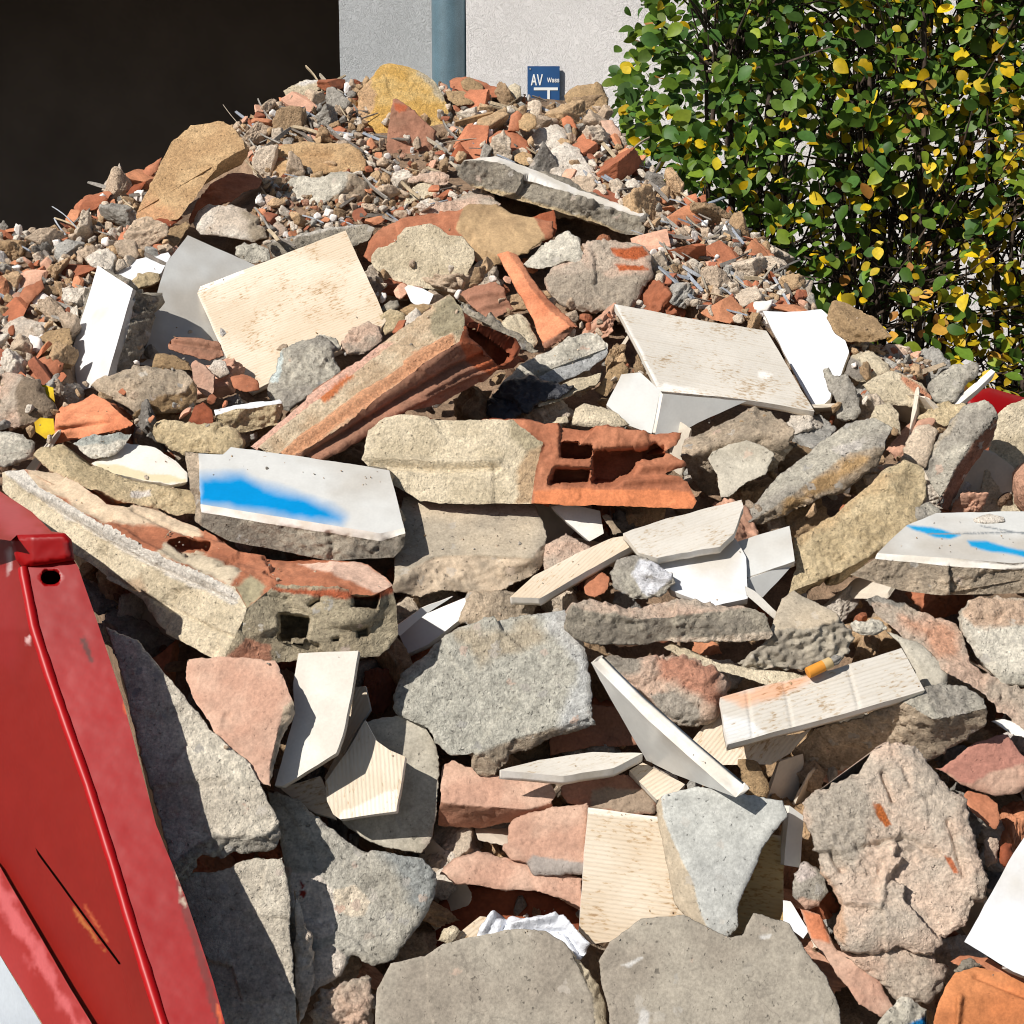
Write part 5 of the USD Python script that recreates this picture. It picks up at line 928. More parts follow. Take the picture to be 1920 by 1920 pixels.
KINDS = {  # name, label, category, group, colours, material, weight, dims
 'mortar': ('mortar_lump', 'small pale mortar lump lying loose in the gravel of the heap', 'mortar', 'loose pale mortar lumps', [(226,208,186),(214,190,164),(232,220,204),(206,184,160)], 'plaster', .38),
 'tan': ('pebble', 'small tan stone lying loose in the gravel of the heap', 'stone', 'loose tan stones', [(204,172,134),(190,158,122),(176,148,116),(212,178,140)], 'plaster', .19),
 'terr': ('terracotta_chip', 'small orange terracotta chip lying loose in the gravel of the heap', 'terracotta chip', 'loose terracotta chips', [(188,120,88),(168,102,72),(200,136,100),(156,96,72),(212,164,138)], 'terracotta', .27),
 'grey': ('concrete_crumb', 'small grey concrete crumb lying loose in the gravel of the heap', 'concrete', 'loose grey concrete crumbs', [(172,166,156),(150,144,136),(186,182,174)], 'concrete_rough', .08),
 'white': ('plaster_chip', 'small white plaster chip lying loose in the gravel of the heap', 'plaster', 'loose white plaster chips', [(244,238,232),(236,226,218)], 'dust_white', .07)}
LM = [('the yellow painted stone',760,180),('the brown brick on the ridge',770,250),('the blue sign',1018,150),('the long tiled slab',1030,370),('the knobbly white boulder',1070,310),('the tan leaning slab',360,320),('the white spire lump',210,335),
 ('the rough cream boulder',430,415),('the grey glazed tile',360,520),('the narrow leaning white tile',180,620),('the big cream tile back',550,570),('the round cream plaster slab',790,480),('the curved terracotta tile',920,430),('the peach terracotta shard',1000,560),
 ('the diagonal hollow brick',700,700),('the big grey tile back',1340,670),('the white tile by the hedge',1510,660),('the stone with terracotta stripes',1130,520),('the tan slab under the hedge',1610,600),('the diagonal grey slab',1530,890),('the leaning right slab',1800,850),
 ('the broken hollow brick',990,865),('the blue painted tile',560,920),('the big left hollow brick',400,1050),('the angular grey boulder',930,1290),('the sharp triangular tile',1250,1380),('the plaid marked tile',1540,1300),('the huge plaster lump',1680,1580),
 ('the pink sandstone slab',450,1340),('the upright tile back',1200,1640),('the lower left grey boulder',680,1700),('the ridged sandstone lump',590,295),('the hedge foot',1480,500),('the orange chip on the silhouette',175,380),('the left photo edge',10,520)]
SEEN = set()
def tone(c):
    r, g, b = [float(x) for x in c]; l = (r + g + b) / 3; w = r - b
    if w > 75: return 'rust red' if l < 112 else 'orange' if l < 140 else 'peach'
    if w > 44: return 'brown' if l < 135 else 'tan'
    if l > 222: return 'white'
    return 'bluish grey' if w < 0 else ('dark grey' if l < 130 else 'grey' if w < 22 and l < 190 else 'brownish' if l < 150 else 'cream')
def where(p, size, colour, noun, fallback):
    q = sorted(LM, key=lambda m: math.hypot(m[1] - p[0], m[2] - p[1]))
    for far in (0, 1, 2, 3):
        for k in range(5):
            m = q[k]; dx, dy = p[0] - m[1], p[1] - m[2]; a = math.degrees(math.atan2(-dy, dx)) % 360; R = math.hypot(dx, dy)
            rel = ['right of', 'up right of', 'above', 'up left of', 'left of', 'down left of', 'below', 'down right of'][int((a + 22.5) // 45) % 8]
            near = 'just ' if R < 85 else '' if R < 150 else 'a little way ' if R < 230 else 'far '
            t = f'{size} {colour} {noun} {near}{rel} {m[0]}' if far == 0 else f'{size} {colour} {noun} {near}{rel} {m[0]}, towards {q[(k + far) % 6][0]}'
            if t not in SEEN and len(t.split()) <= 16: SEEN.add(t); return t
    return fallback
rs = np.random.RandomState(11)
placed = []; GAPS = []
def free(p, keep=.3):
    j, i = int((p[0] - GX0) // GRID), int((p[1] - GY0) // GRID)
    return not np.isfinite(ZB[i, j]) or rs.rand() < keep
CHIPSIL = []
def scatter(region, count, smin, smax, dmin, keep):
    bx = np.array(region); x0, y0 = bx.min(0); x1, y1 = bx.max(0); n = 0; tries = 0; pg = Polygon(region)
    while n < count and tries < count * 60:
        tries += 1; p = np.array([rs.uniform(x0, x1), rs.uniform(y0, y1)])
        if not pg.contains(Point(p)): continue
        s = smin + (smax - smin) * rs.rand() ** 2.2
        if any((abs(p - q) < 60).all() and np.hypot(*(p - q)) < dmin * (s + t) for q, t in placed[-900:]): continue
        if not free(p, keep) or (970 < p[0] < 1065 and p[1] < 190 + s * .5) or (s > 22 and 640 < p[0] < 870 and p[1] < 330): continue
        placed.append((p, s)); n += 1
        kind = rs.choice(list(KINDS), p=np.array([k[6] * (0 if s > 50 and k[0] == 'plaster_chip' else 1) for k in KINDS.values()]) / sum([k[6] * (0 if s > 50 and k[0] == 'plaster_chip' else 1) for k in KINDS.values()]) if s > 50 else np.array([k[6] for k in KINDS.values()]) / sum(k[6] for k in KINDS.values()))
        nm, lab, cat, grp, cols, mat, _ = KINDS[kind]
        d = float(base([p])[0]); r = s * .5 * d / FPX
        f = (1, rs.uniform(.6, .95), rs.uniform(.18, .4)) if kind == 'terr' else (1, rs.uniform(.65, .95), rs.uniform(.5, .85))
        v, fc = chipmesh(rs, np.array(f) * r * 1.35, 2 if s < 18 else 3 if s < 52 else 4, 7 if kind == 'terr' else 9, .03 if kind == 'terr' else .14)
        if kind == 'terr':
            t = np.array([rs.normal() * .5, -.55 + rs.normal() * .4, .75]); t /= np.linalg.norm(t); a = np.cross(t, rs.normal(size=3)); a /= np.linalg.norm(a); R = np.stack([a, np.cross(t, a), t], 1)
        else: R = rotm(rs)
        v = v @ R.T + at([p], d - rs.uniform(-.004, .008) - r * .1)[0]
        cols_c = cols[rs.randint(len(cols))]; c = alb(cols_c) * rs.uniform(.98, 1.18)
        C = c * (1 + .25 * (fbm(v * 120, 3, 4) - .5))[:, None]
        tag(put(numbered(nm), v, fc, mat, C, smooth=(kind != 'terr')), where(p, 'big' if s > 50 else 'middling' if s > 33 else 'small' if s > 21 else 'tiny', tone(cols_c), nm.replace('_', ' '), lab), cat, grp)
scatter(G1, 46, 56, 92, .40, .03)
scatter(G2, 34, 52, 90, .40, .03)
scatter(G1, 400, 15, 52, .29, .07)
scatter(G2, 220, 15, 52, .29, .1)
scatter(G3, 80, 13, 36, .32, .08)
scatter(G4, 22, 14, 32, .36, .4)
scatter([(0,560),(200,620),(460,760),(480,820),(100,830),(0,800)], 26, 12, 24, .5, .12)
scatter([(1560,720),(1760,720),(1800,960),(1500,960)], 22, 12, 26, .5, .12)
scatter([(690,490),(960,490),(960,620),(690,620)], 26, 14, 34, .4, .03)
scatter([(700,560),(1220,560),(1220,760),(700,760)], 24, 12, 22, .5, .1)

# broken fragments wedged in the gaps between the traced pieces
n = tries = 0
while n < 165 and tries < 9000:
    tries += 1; p = np.array([rs.uniform(60, 1900), rs.uniform(470, 1890)])
    j, i = int((p[0] - GX0) // GRID), int((p[1] - GY0) // GRID)
    if np.isfinite(ZB[i, j]) or p[1] < sil(p[0]) + 25 or p[0] < np.interp(p[1], [900, 1050, 1340, 1640, 1990], [0, 150, 250, 340, 440]): continue
    if any(np.hypot(*(p - q)) < 30 for q in GAPS): continue
    GAPS.append(p); n += 1
    d = float(base([p])[0]); s = rs.uniform(60, 130); r = s * .5 * d / FPX; kind = rs.choice(['mortar', 'tan', 'terr', 'grey', 'slab'], p=[.25, .2, .25, .15, .15])
    if kind == 'slab':
        v, fc = chipmesh(rs, np.array((1.2, .8, .09)) * r * 1.3, 3, 6, .02); c = (226, 214, 196); mat = 'dust_white'
    else:
        v, fc = chipmesh(rs, np.array((1, rs.uniform(.6, .9), rs.uniform(.4, .7))) * r * 1.35, 4, 8, .2); cols = KINDS[kind][4]; c = cols[rs.randint(len(cols))]; mat = KINDS[kind][5]
    c0_ = c; v = v @ rotm(rs).T + at([p], d + rs.uniform(.035, .065) + r * .6)[0]; c = alb(c) * rs.uniform(.85, 1.0)
    tag(put(numbered('wedged_fragment'), v, fc, mat, c * (1 + .3 * (fbm(v * 100, 3, 4) - .5))[:, None], smooth=(mat != 'dust_white')), where(p, 'wedged', tone(c0_), 'slab fragment' if kind == 'slab' else 'fragment', 'broken fragment wedged deep in a gap between larger pieces of the heap'), 'fragment', 'fragments wedged in the gaps')

# splinters and laths of grey wood
def splinter(a, b, w, th, seed):
    r2 = np.random.RandomState(seed); n = 6; t = np.linspace(0, 1, n); ax = b - a; L = np.linalg.norm(ax); ax /= L
    s = np.cross(ax, r2.normal(size=3)); s /= np.linalg.norm(s); u = np.cross(s, ax); bend = r2.uniform(-.06, .06) * L
    vs = []
    for k in range(n):
        c = a + ax * L * t[k] + u * bend * math.sin(math.pi * t[k]); ww = w * (1 - .45 * r2.rand() * (t[k] > .8)) * r2.uniform(.85, 1.1)
        vs += [c - s * ww - u * th, c + s * ww - u * th, c + s * ww + u * th, c - s * ww + u * th]
    f = []
    for k in range(n - 1):
        for e in range(4):
            p0, p1 = k * 4 + e, k * 4 + (e + 1) % 4; f += [[p0, p1, p1 + 4], [p0, p1 + 4, p0 + 4]]
    f += [[0, 2, 1], [0, 3, 2], [n * 4 - 4, n * 4 - 3, n * 4 - 2], [n * 4 - 4, n * 4 - 2, n * 4 - 1]]
    return np.array(vs), np.array(f)
WOODC = [(156,150,142), (132,124,116), (176,164,146), (150,156,166), (120,112,104), (186,168,140), (168,172,178)]
def lath_at(p, ang, L, w, c, lab, grp, seed, lift=.006):
    q = np.array([p, (p[0] + math.cos(ang) * L, p[1] - math.sin(ang) * L)]); d = base(q) - lift - np.array([0, rs.uniform(-.012, .012)])
    e = at(q, d); v, f = splinter(e[0], e[1], w * d[0] / FPX * .5, w * d[0] / FPX * .2, seed)
    tag(put(numbered('wood_splinter'), v, f, 'wood', alb(c), smooth=False), lab, 'wood splinter', grp)
lath_at((853, 233), .25, 74, 13, (168,138,104), 'brown wooden lath lying right of the yellow stone', None, 1, .02)
lath_at((1300, 560), 2.4, 90, 9, (150,156,164), 'long grey splinter pointing up left on the right slope', None, 2, .015)
k = 0
for region, n in ((G1, 200), (G2, 46), (G3, 20)):
    bx = np.array(region); x0, y0 = bx.min(0); x1, y1 = bx.max(0); m = 0
    while m < n:
        p = np.array([rs.uniform(x0, x1), rs.uniform(y0, y1)])
        if not Polygon(region).contains(Point(p)) or not free(p, .06) or p[1] < sil(p[0]) + 12: continue
        m += 1; k += 1
        sl_ = rs.uniform(22, 70); sw_ = rs.uniform(2.5, 7.5); sc_ = WOODC[rs.randint(len(WOODC))]
        lath_at(p, rs.choice([rs.uniform(-.9, .9), rs.uniform(1.9, 3.0), rs.normal(-.5, .35)]), sl_, sw_, sc_, where(p, ('long ' if sl_ > 50 else 'short ' if sl_ < 34 else '') + ('broad' if sw_ > 5 else 'thin'), tone(sc_), 'wood splinter', 'thin grey wood splinter scattered in the gravel of the heap'), 'wood splinters in the gravel', 100 + k, rs.uniform(.002, .014))

SKX = lambda y: np.interp(y, [900, 1000, 1070, 1340, 1640, 1990], [-60, 130, 150, 240, 330, 430])
# fine debris, uncountable
vs, fs, cs, n = [], [], [], 0
allc = [c for kk in KINDS.values() for c in kk[4]] + [(150,120,96), (170,140,112), (140,110,88)]
for i in range(6800):
    if i < 5000:
        g = (G1, G1, G2, G3, G1, G4)[i % 6]; bx = np.array(g); p = np.array([rs.uniform(bx[:, 0].min(), bx[:, 0].max()), rs.uniform(bx[:, 1].min(), bx[:, 1].max())])
        if not Polygon(g).contains(Point(p)): continue
        d = float(base([p])[0]) + .012 - rs.uniform(-.006, .008); s = rs.uniform(5, 19)
    else:
        p = np.array([rs.uniform(-40, 1960), rs.uniform(450, 1960)])
        if p[1] < sil(p[0]) + 20 or p[0] < SKX(p[1]) + 30: continue
        d = float(base([p])[0]) + .085 - rs.uniform(-.02, .04); s = rs.uniform(10, 46)
    v, f = chipmesh(rs, np.array([1, .8, .6]) * s * .5 * d / FPX, 1, 8, .1)
    v = v @ rotm(rs).T + at([p], d)[0]; vs.append(v); fs.append(f + n); n += len(v); cs.append(np.tile(alb(allc[rs.randint(len(allc))]) * rs.uniform(.75, 1.0), (len(v), 1)))
for i in range(1300):      # the heap goes on to either side
    p = np.array([rs.uniform(-460, -15) if i % 2 else rs.uniform(1935, 2400), rs.uniform(430, 1500)])
    if p[1] < sil(p[0]) + 8 or (p[0] < 0 and p[1] > 850): continue
    d = float(base([p])[0]) + .05 - rs.uniform(0, .05); s = rs.uniform(14, 90) if i % 3 else rs.uniform(60, 150)
    v, f = chipmesh(rs, np.array([1, .8, .5]) * s * .5 * d / FPX, 1 if s < 50 else 2, 8, .1)
    v = v @ rotm(rs).T + at([p], d)[0]; vs.append(v); fs.append(f + n); n += len(v); cs.append(np.tile(alb(allc[rs.randint(len(allc))]) * rs.uniform(.8, 1.0), (len(v), 1)))
k = 0
while k < 330:
    p = np.array([rs.uniform(60, 1900), rs.uniform(420, 1900)]); j, i = int((p[0] - GX0) // GRID), int((p[1] - GY0) // GRID); zc_ = ZB[i - 2:i + 3, j - 1:j + 2]
    if not np.isfinite(zc_).all(): continue
    g_ = (zc_[0, 1] - zc_[4, 1]) / 24
    if not .0005 < g_ < .004 or np.ptp(zc_[2]) > .008: continue
    k += 1; s = rs.uniform(2, 4.5) + 10 * rs.rand() ** 9; d = float(ZB[i, j]); v, f = chipmesh(rs, np.array([1, .8, .6]) * s * .5 * d / FPX, 1, 8, .1)
    v = v @ rotm(rs).T + at([p], d - .0004)[0]; vs.append(v); fs.append(f + n); n += len(v); cs.append(np.tile(alb([(226,208,186),(214,190,164),(190,182,170),(204,172,134)][rs.randint(4)]) * rs.uniform(.85, 1.05), (len(v), 1)))
tag(put('/World/fine_debris', np.vstack(vs), np.vstack(fs), 'plaster', np.vstack(cs), smooth=False), 'fine crumbs of mortar, brick and stone filling the gaps of the heap', 'debris', None, 'stuff')

# the heap itself under the pieces
xs = np.arange(-500, 2520, 18.0); rows = 110
top = sil(xs) + 8
tt = np.linspace(0, 1, rows)
PX = np.stack([np.repeat(xs[None], rows, 0), top[None] + (2420 - top[None]) * tt[:, None]], -1)
dd = base(PX.reshape(-1, 2)); gm = gravel_mask(PX.reshape(-1, 2))
dd = dd + .125 * (1 - gm) + .024 * gm
ql = PX.reshape(-1, 2); dd = dd + .3 * np.clip((SKX(ql[:, 1]) + 20 - ql[:, 0]) / 60, 0, 1) * (ql[:, 1] > 930)
M = at(PX.reshape(-1, 2), dd)
M = M + (np.array([0, -.5, .6]) * ((fbm(M * 22, 4, 3) - .5) * (.05 - .025 * gm))[:, None])
M = M.reshape(rows, len(xs), 3)
back = []
for k, (dy, zz) in enumerate(((.12, .96), (.3, .85), (.5, .70), (.75, .5), (1.0, .2), (1.15, -.02))):
    r = M[0].copy(); r[:, 1] = np.minimum(r[:, 1] + dy, 4.6); r[:, 2] = r[:, 2] * zz; back.append(r)
front = M[-1].copy(); front[:, 1] -= .1; front[:, 2] = -.02
S = np.concatenate([np.array(back[::-1]), M, front[None]]); R_, C_ = S.shape[:2]
i, j = np.meshgrid(np.arange(R_ - 1), np.arange(C_ - 1), indexing='ij'); a = i * C_ + j
F = np.concatenate([np.stack([a, a + C_, a + C_ + 1], -1).reshape(-1, 3), np.stack([a, a + C_ + 1, a + 1], -1).reshape(-1, 3)])
MV = S.reshape(-1, 3); mc = alb((160, 134, 110)) * (1 + .5 * (fbm(MV * 30, 4, 9) - .5))[:, None]
tag(put('/World/rubble_mound', MV, F, 'soil', mc), kind='structure')

def tube(points, radii, sides=5):
    p = np.asarray(points, float); t = np.gradient(p, axis=0); t /= np.linalg.norm(t, axis=1, keepdims=True) + 1e-12
    a = np.cross(t, [0.3, 1, 0.1]); a /= np.linalg.norm(a, axis=1, keepdims=True) + 1e-9; b = np.cross(t, a); an = np.arange(sides) * 2 * np.pi / sides
    v = p[:, None] + np.asarray(radii)[:, None, None] * (np.cos(an)[None, :, None] * a[:, None] + np.sin(an)[None, :, None] * b[:, None])
    i, j = np.meshgrid(np.arange(len(p) - 1), np.arange(sides), indexing='ij'); q = np.stack([i*sides+j, i*sides+(j+1) % sides, (i+1)*sides+(j+1) % sides, (i+1)*sides+j], -1).reshape(-1, 4)
    return v.reshape(-1, 3), np.vstack([q[:, [0, 1, 2]], q[:, [0, 2, 3]]])
# ------------------------------------------------------------------ the red skip
skip = xform('skip_container'); tag(skip, 'red painted steel rubble skip with a drilled corner post at the left', 'skip')
dpost = lambda y: 1.254 - (y - 1070) / 890 * .165
zr = 1.75 - .2578
def rimd(p): return (EYE[2] - zr) / -ray([p])[0][2]
def skip_depth(p, k):
    x, y = p
    if k == 1: return dpost(y) - .003
    if k == 0: return dpost(y)
    if k == 2: return 1.250 + max(0, 60 - x) * .0002
    if k == 3: return rimd(p)
    xe = np.interp(y, [1012] + [q[1] for q in RID], [20] + [q[0] for q in RID])
    d = dpost(max(y, 1012)) + .012 + max(0, xe - x) * .00085
    if k == 5: d += .003
    if k == 6: d += .012
    if k == 7: d -= .006 + (y - 1500) * .00002
    return d
RID = [(43,1066),(65,1180),(97,1280),(128,1370),(167,1480),(213,1627),(240,1720),(300,1913),(325,1990)]
sk_faces = [
 ([(46,1062),(138,1050),(147,1064),(187,1180),(229,1307),(293,1547),(347,1680),(400,1840),(420,1913),(440,1990)] + RID[::-1], 'red', 'post'),
 ([(x - 6, y) for x, y in RID] + [(x + 7, y) for x, y in RID[::-1]], 'redW', 'weld_bead'),
 ([(20,1014),(32,1003),(122,1000),(134,1012),(140,1050),(90,1058),(42,1064),(30,1050)], 'red', 'post_cap'),
 ([(-90,860),(0,921),(60,960),(97,997),(122,1000),(32,1003),(20,1014),(-90,998)], 'redD', 'top_rim'),
 ([(-90,998),(20,1014),(30,1050),(40,1064)] + [(x - 2, y) for x, y in RID] + [(266,1990),(226,1806),(73,1598),(0,1504),(-90,1400)], 'redB', 'side_panel'),
 ([(-90,1392),(0,1496),(62,1578),(70.5,1601.5),(222.5,1808.5),(232,1808),(276,1990),(215,1990),(130,1850),(0,1625),(-90,1510)], 'redB', 'lower_panel'),
 ([(50,1580),(80,1590),(235,1795),(225,1820),(215,1812),(62,1606)], 'seam_shade', 'seam_shade'),  # dark strip added behind the slit to stand for the shade inside
 ([(-90,1510),(0,1625),(130,1850),(215,1990),(106,1990),(80,1920),(0,1790),(-90,1660)], 'redP', 'worn_edge_strip'),
 ([(-90,1662),(0,1792),(79,1922),(104,1990),(-90,1990)], 'pale_blue', 'white_stripe')]
def sheet(polys, depthf, T, mat, pr, path, step=5.0, pit=None, patches=(), bead=0.0, rnd=.004):
    """a steel sheet or bar seen from one side, with thickness"""
    poly = polys; dense = []
    for a, b in zip(poly, poly[1:] + poly[:1]):
        m = max(1, int(math.hypot(b[0] - a[0], b[1] - a[1]) / step)); dense += [(a[0] + (b[0] - a[0]) * t / m, a[1] + (b[1] - a[1]) * t / m) for t in range(m)]
    dense = np.array(dense, float); pg = Polygon(dense).buffer(0)
    x0, y0, x1, y1 = pg.bounds; gx, gy = np.meshgrid(np.arange(x0, x1, step), np.arange(y0, y1, step)); pts = np.stack([gx.ravel(), gy.ravel()], -1)
    pts = pts[shapely.contains_xy(pg.buffer(-step * .5), pts[:, 0], pts[:, 1])]; add = np.zeros(len(pts))
    if pit:
        (cx, cy, rx, ry), pd = pit; q = np.hypot((pts[:, 0] - cx) / rx, (pts[:, 1] - cy) / ry); k = np.abs(q - 1) > .3; pts = pts[k]; add = np.where(q[k] < 1, pd, 0)
        an = np.arange(36) / 36 * 2 * np.pi
        for rr, dpt in ((1.06, 0), (1.0, .0012), (.97, pd)): pts = np.vstack([pts, np.stack([cx + rx * rr * np.cos(an), cy + ry * rr * np.sin(an)], -1)]); add = np.concatenate([add, np.full(36, dpt)])
    allp = np.vstack([dense, pts]); d = np.array([depthf(p) for p in allp]) + np.concatenate([np.zeros(len(dense)), add])
    dist = shapely.distance(pg.boundary, shapely.points(allp)) * 1.1 / FPX
    u = np.clip(1 - dist / max(rnd, 1e-6), 0, 1); d = d + rnd * (1 - np.sqrt(np.maximum(0, 1 - u * u)))
    V = at(allp, d); n = len(dense)
    if bead: V = V + np.array([-.3, -.9, .2]) * ((fbm(V * np.array([60, 60, 60]), 3, 2) - .5) * bead)[:, None]
    de = Delaunay(allp + np.random.RandomState(3).uniform(-1e-3, 1e-3, allp.shape)); s = de.simplices; c = allp[s].mean(1); s = s[shapely.contains_xy(pg.buffer(.05), c[:, 0], c[:, 1])]
    a, b, c = allp[s[:, 0]], allp[s[:, 1]], allp[s[:, 2]]; cr = (b[:, 0]-a[:, 0])*(c[:, 1]-a[:, 1])-(b[:, 1]-a[:, 1])*(c[:, 0]-a[:, 0]); s = s[np.abs(cr) > 1e-3]; cr = cr[np.abs(cr) > 1e-3]; s = np.where((cr > 0)[:, None], s[:, [0, 2, 1]], s)
    dirv = ray([dense.mean(0)])[0]; B = np.vstack([V[:n], V[:n] + dirv * T]); i0 = np.arange(n) + len(V); i1 = (np.arange(n) + 1) % n + len(V); o = n
    sf = np.vstack([np.stack([i1, i0, i0 + o], -1), np.stack([i1, i0 + o, i1 + o], -1)])
    pos = fbm(V * 9, 4, 3)[:, None]; w = np.clip((pos - .5) * 4 + .5, 0, 1); C = P[pr]['col'] * (1 - w) + P[pr]['col2'] * w
    pn = fbm(V * 70, 4, 6) - .5
    for poly2, col, soft, wob in patches:
        a_ = np.clip((seg_sdf(poly2, allp) + pn * 2 * wob) / soft + .5, 0, 1); C = C * (1 - a_[:, None]) + alb(col) * a_[:, None]
    p = put(path, np.vstack([V, B]), np.vstack([s, sf]), mat, np.vstack([C, C[:n], C[:n]]), True)
    return p
SKP = {'post': [([(236,1320),(246,1345),(345,1660),(440,1990),(425,1990),(322,1640)], (120,30,26), 3, 9), ([(320,1600),(335,1640),(350,1700),(338,1690)], (190,170,150), 2, 7), ([(150,1200),(160,1195),(175,1240),(168,1240)], (90,30,24), 2, 5), ([(228,1310),(240,1330),(236,1345)], (206,90,40), 2, 4), ([(405,1875),(415,1900),(418,1930),(408,1915)], (206,90,40), 2, 4)],
       'post_cap': [([(120,1020),(138,1018),(143,1062),(128,1060)], (120,20,22), 3, 8)],
       'side_panel': [([(8,1030),(22,1028),(26,1062),(14,1085)], (235,228,226), 2, 6), ([(48,1200),(56,1190),(54,1215)], (230,190,186), 2, 3), ([(-60,1000),(18,1014),(40,1180),(20,1260),(-60,1200)], (150,36,34), 30, 20), ([(150,1690),(162,1698),(205,1765),(200,1768)], (190,90,56), 3, 4)],
       'lower_panel': [([(140,1700),(200,1785),(198,1790),(138,1706)], (186,104,56), 2, 6)],
       'top_rim': [([(-60,900),(30,950),(90,998),(40,1004),(-60,960)], (186,66,72), 20, 24)],
       'worn_edge_strip': [([(-60,1540),(0,1640),(110,1840),(180,1960),(160,1965),(60,1800),(-60,1600)], (214,104,106), 16, 30)]}
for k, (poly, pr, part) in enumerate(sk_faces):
    if k == 1:
        q_ = np.array(RID, float); t_ = np.linspace(0, 1, 60); q_ = np.stack([np.interp(t_ * 935 + 1066, q_[:, 1], q_[:, 0]), t_ * 924 + 1066], -1); v, f = tube(at(q_, [dpost(y) + .001 for y in q_[:, 1]]),  .0042 * (1 + .25 * (fbm(q_[:, [0, 1, 1]] / 23., 2, 4) - .5)), 12); put(numbered(part, str(skip.GetPath())), v, f, 'paint', P[pr]['col']); continue
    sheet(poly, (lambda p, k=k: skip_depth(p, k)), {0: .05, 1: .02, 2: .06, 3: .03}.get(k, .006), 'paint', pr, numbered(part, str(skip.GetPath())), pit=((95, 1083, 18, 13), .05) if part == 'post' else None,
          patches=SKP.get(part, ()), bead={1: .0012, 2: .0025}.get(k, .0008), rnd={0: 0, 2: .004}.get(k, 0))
dR = 2.1
sheet([(1809,756),(1820,734),(1856,727),(1930,748),(2060,790),(2060,850),(1900,790),(1830,775)], lambda p: dR - (p[1] - 750) * .0004 + (p[0] - 1860) * .0002, .05, 'paint', 'red', numbered('far_rim', str(skip.GetPath())), bead=.001, rnd=.012)

# ------------------------------------------------------------------ house, downpipe, sign, ground
def box(x0, x1, y0, y1, z0, z1):
    b = trimesh.creation.box((x1 - x0, y1 - y0, z1 - z0)); b.apply_translation(((x0 + x1) / 2, (y0 + y1) / 2, (z0 + z1) / 2)); return b
cat = trimesh.util.concatenate
house = xform('house'); tag(house, 'rough plastered house with a dark open passage behind the heap', 'house'); hp = str(house.GetPath())
xr = at_y((874, 100), 4.90)[0][0]; xl = at_y((639, 200), 5.05)[0][0]
tm(hp + '/wall', box(xr, 7.0, 4.90, 5.5, 0, 6.5), 'roughcast_pale')
tm(hp + '/pillar', box(xl, xr - .002, 5.05, 5.6, 0, 6.5), 'roughcast_grey')
tm(hp + '/passage', cat([box(xl + .002, xl + .2, 5.6, 7.4, 0, 3.1), box(-4.2, -4.0, 5.6, 7.4, 0, 3.1), box(-4.2, xl + .2, 7.4, 7.6, 0, 3.1), box(-4.2, xl + .2, 5.4, 7.6, 3.1, 3.3)]), 'dark_passage')
tm(hp + '/lintel', box(-4.0, xl - .002, 5.05, 5.4, 2.85, 6.5), 'roughcast_grey')
tm(hp + '/left_wall', box(-9, -4.0, 5.05, 5.6, 0, 6.5), 'roughcast_grey')
pc = at_y((842, 80), 4.985)[0]; pr_ = 31 / FPX * 4.98 * 1.01
pipe = xform('downpipe', (pc[0], 4.985, 0)); tag(pipe, 'zinc rainwater downpipe in the corner of the house wall', 'downpipe')
cyl = trimesh.creation.cylinder(pr_, 6.0, sections=64); cyl.apply_translation((0, 0, 3.2)); tm(str(pipe.GetPath()) + '/tube', cyl, 'zinc', alb((98, 124, 136)))
sx0, sz1 = at_y((989, 124), 4.885)[0][[0, 2]]; sx1, sz0 = at_y((1049, 205), 4.885)[0][[0, 2]]
sign = xform('water_sign', (sx0, 4.888, sz0)); tag(sign, 'blue water pipe marker sign with white letters on the pale wall', 'sign'); sp_ = str(sign.GetPath()); SW, SH = sx1 - sx0, sz1 - sz0
tm(sp_ + '/plate', box(0, SW, -.003, .003, 0, SH), 'sign_blue')
tm(sp_ + '/bracket', box(SW * .2, SW * .8, .003, .0118, SH * .2, SH * .8), 'screw')
pxm = SW / 60
def letters(t, x, z, h, name, sq=.62):
    m = meshkit.text_mesh(t, h, .0008, bold=True); v = np.array(m.vertices); v = np.stack([v[:, 0] * sq, -v[:, 2], v[:, 1]], -1) + (x, -.0035, z); tm(sp_ + '/' + name, trimesh.Trimesh(v, m.faces, process=False), 'sign_white', smooth=False)
letters('AV', 6 * pxm, SH - 34 * pxm, 19 * pxm, 'lettering'); letters('Wass', 36.5 * pxm, SH - 29 * pxm, 8 * pxm, 'lettering_001', .8)
tm(sp_ + '/marking', cat([box(12 * pxm, 57 * pxm, -.0043, -.0035, SH - 43.5 * pxm, SH - 38.5 * pxm), box(37 * pxm, 42 * pxm, -.0043, -.0035, SH - 70 * pxm, SH - 43.5 * pxm)]), 'sign_white')
bolt = trimesh.creation.cylinder(1.6 * pxm, .002, sections=12); bolt.apply_transform(trimesh.transformations.rotation_matrix(math.pi / 2, (1, 0, 0))); bolt.apply_translation((5 * pxm, -.0042, SH - 5 * pxm)); tm(sp_ + '/bolt', bolt, 'screw')
tag(tm('/World/ground', box(-60, 60, -60, 60, -.2, 0), 'asphalt'), kind='structure')

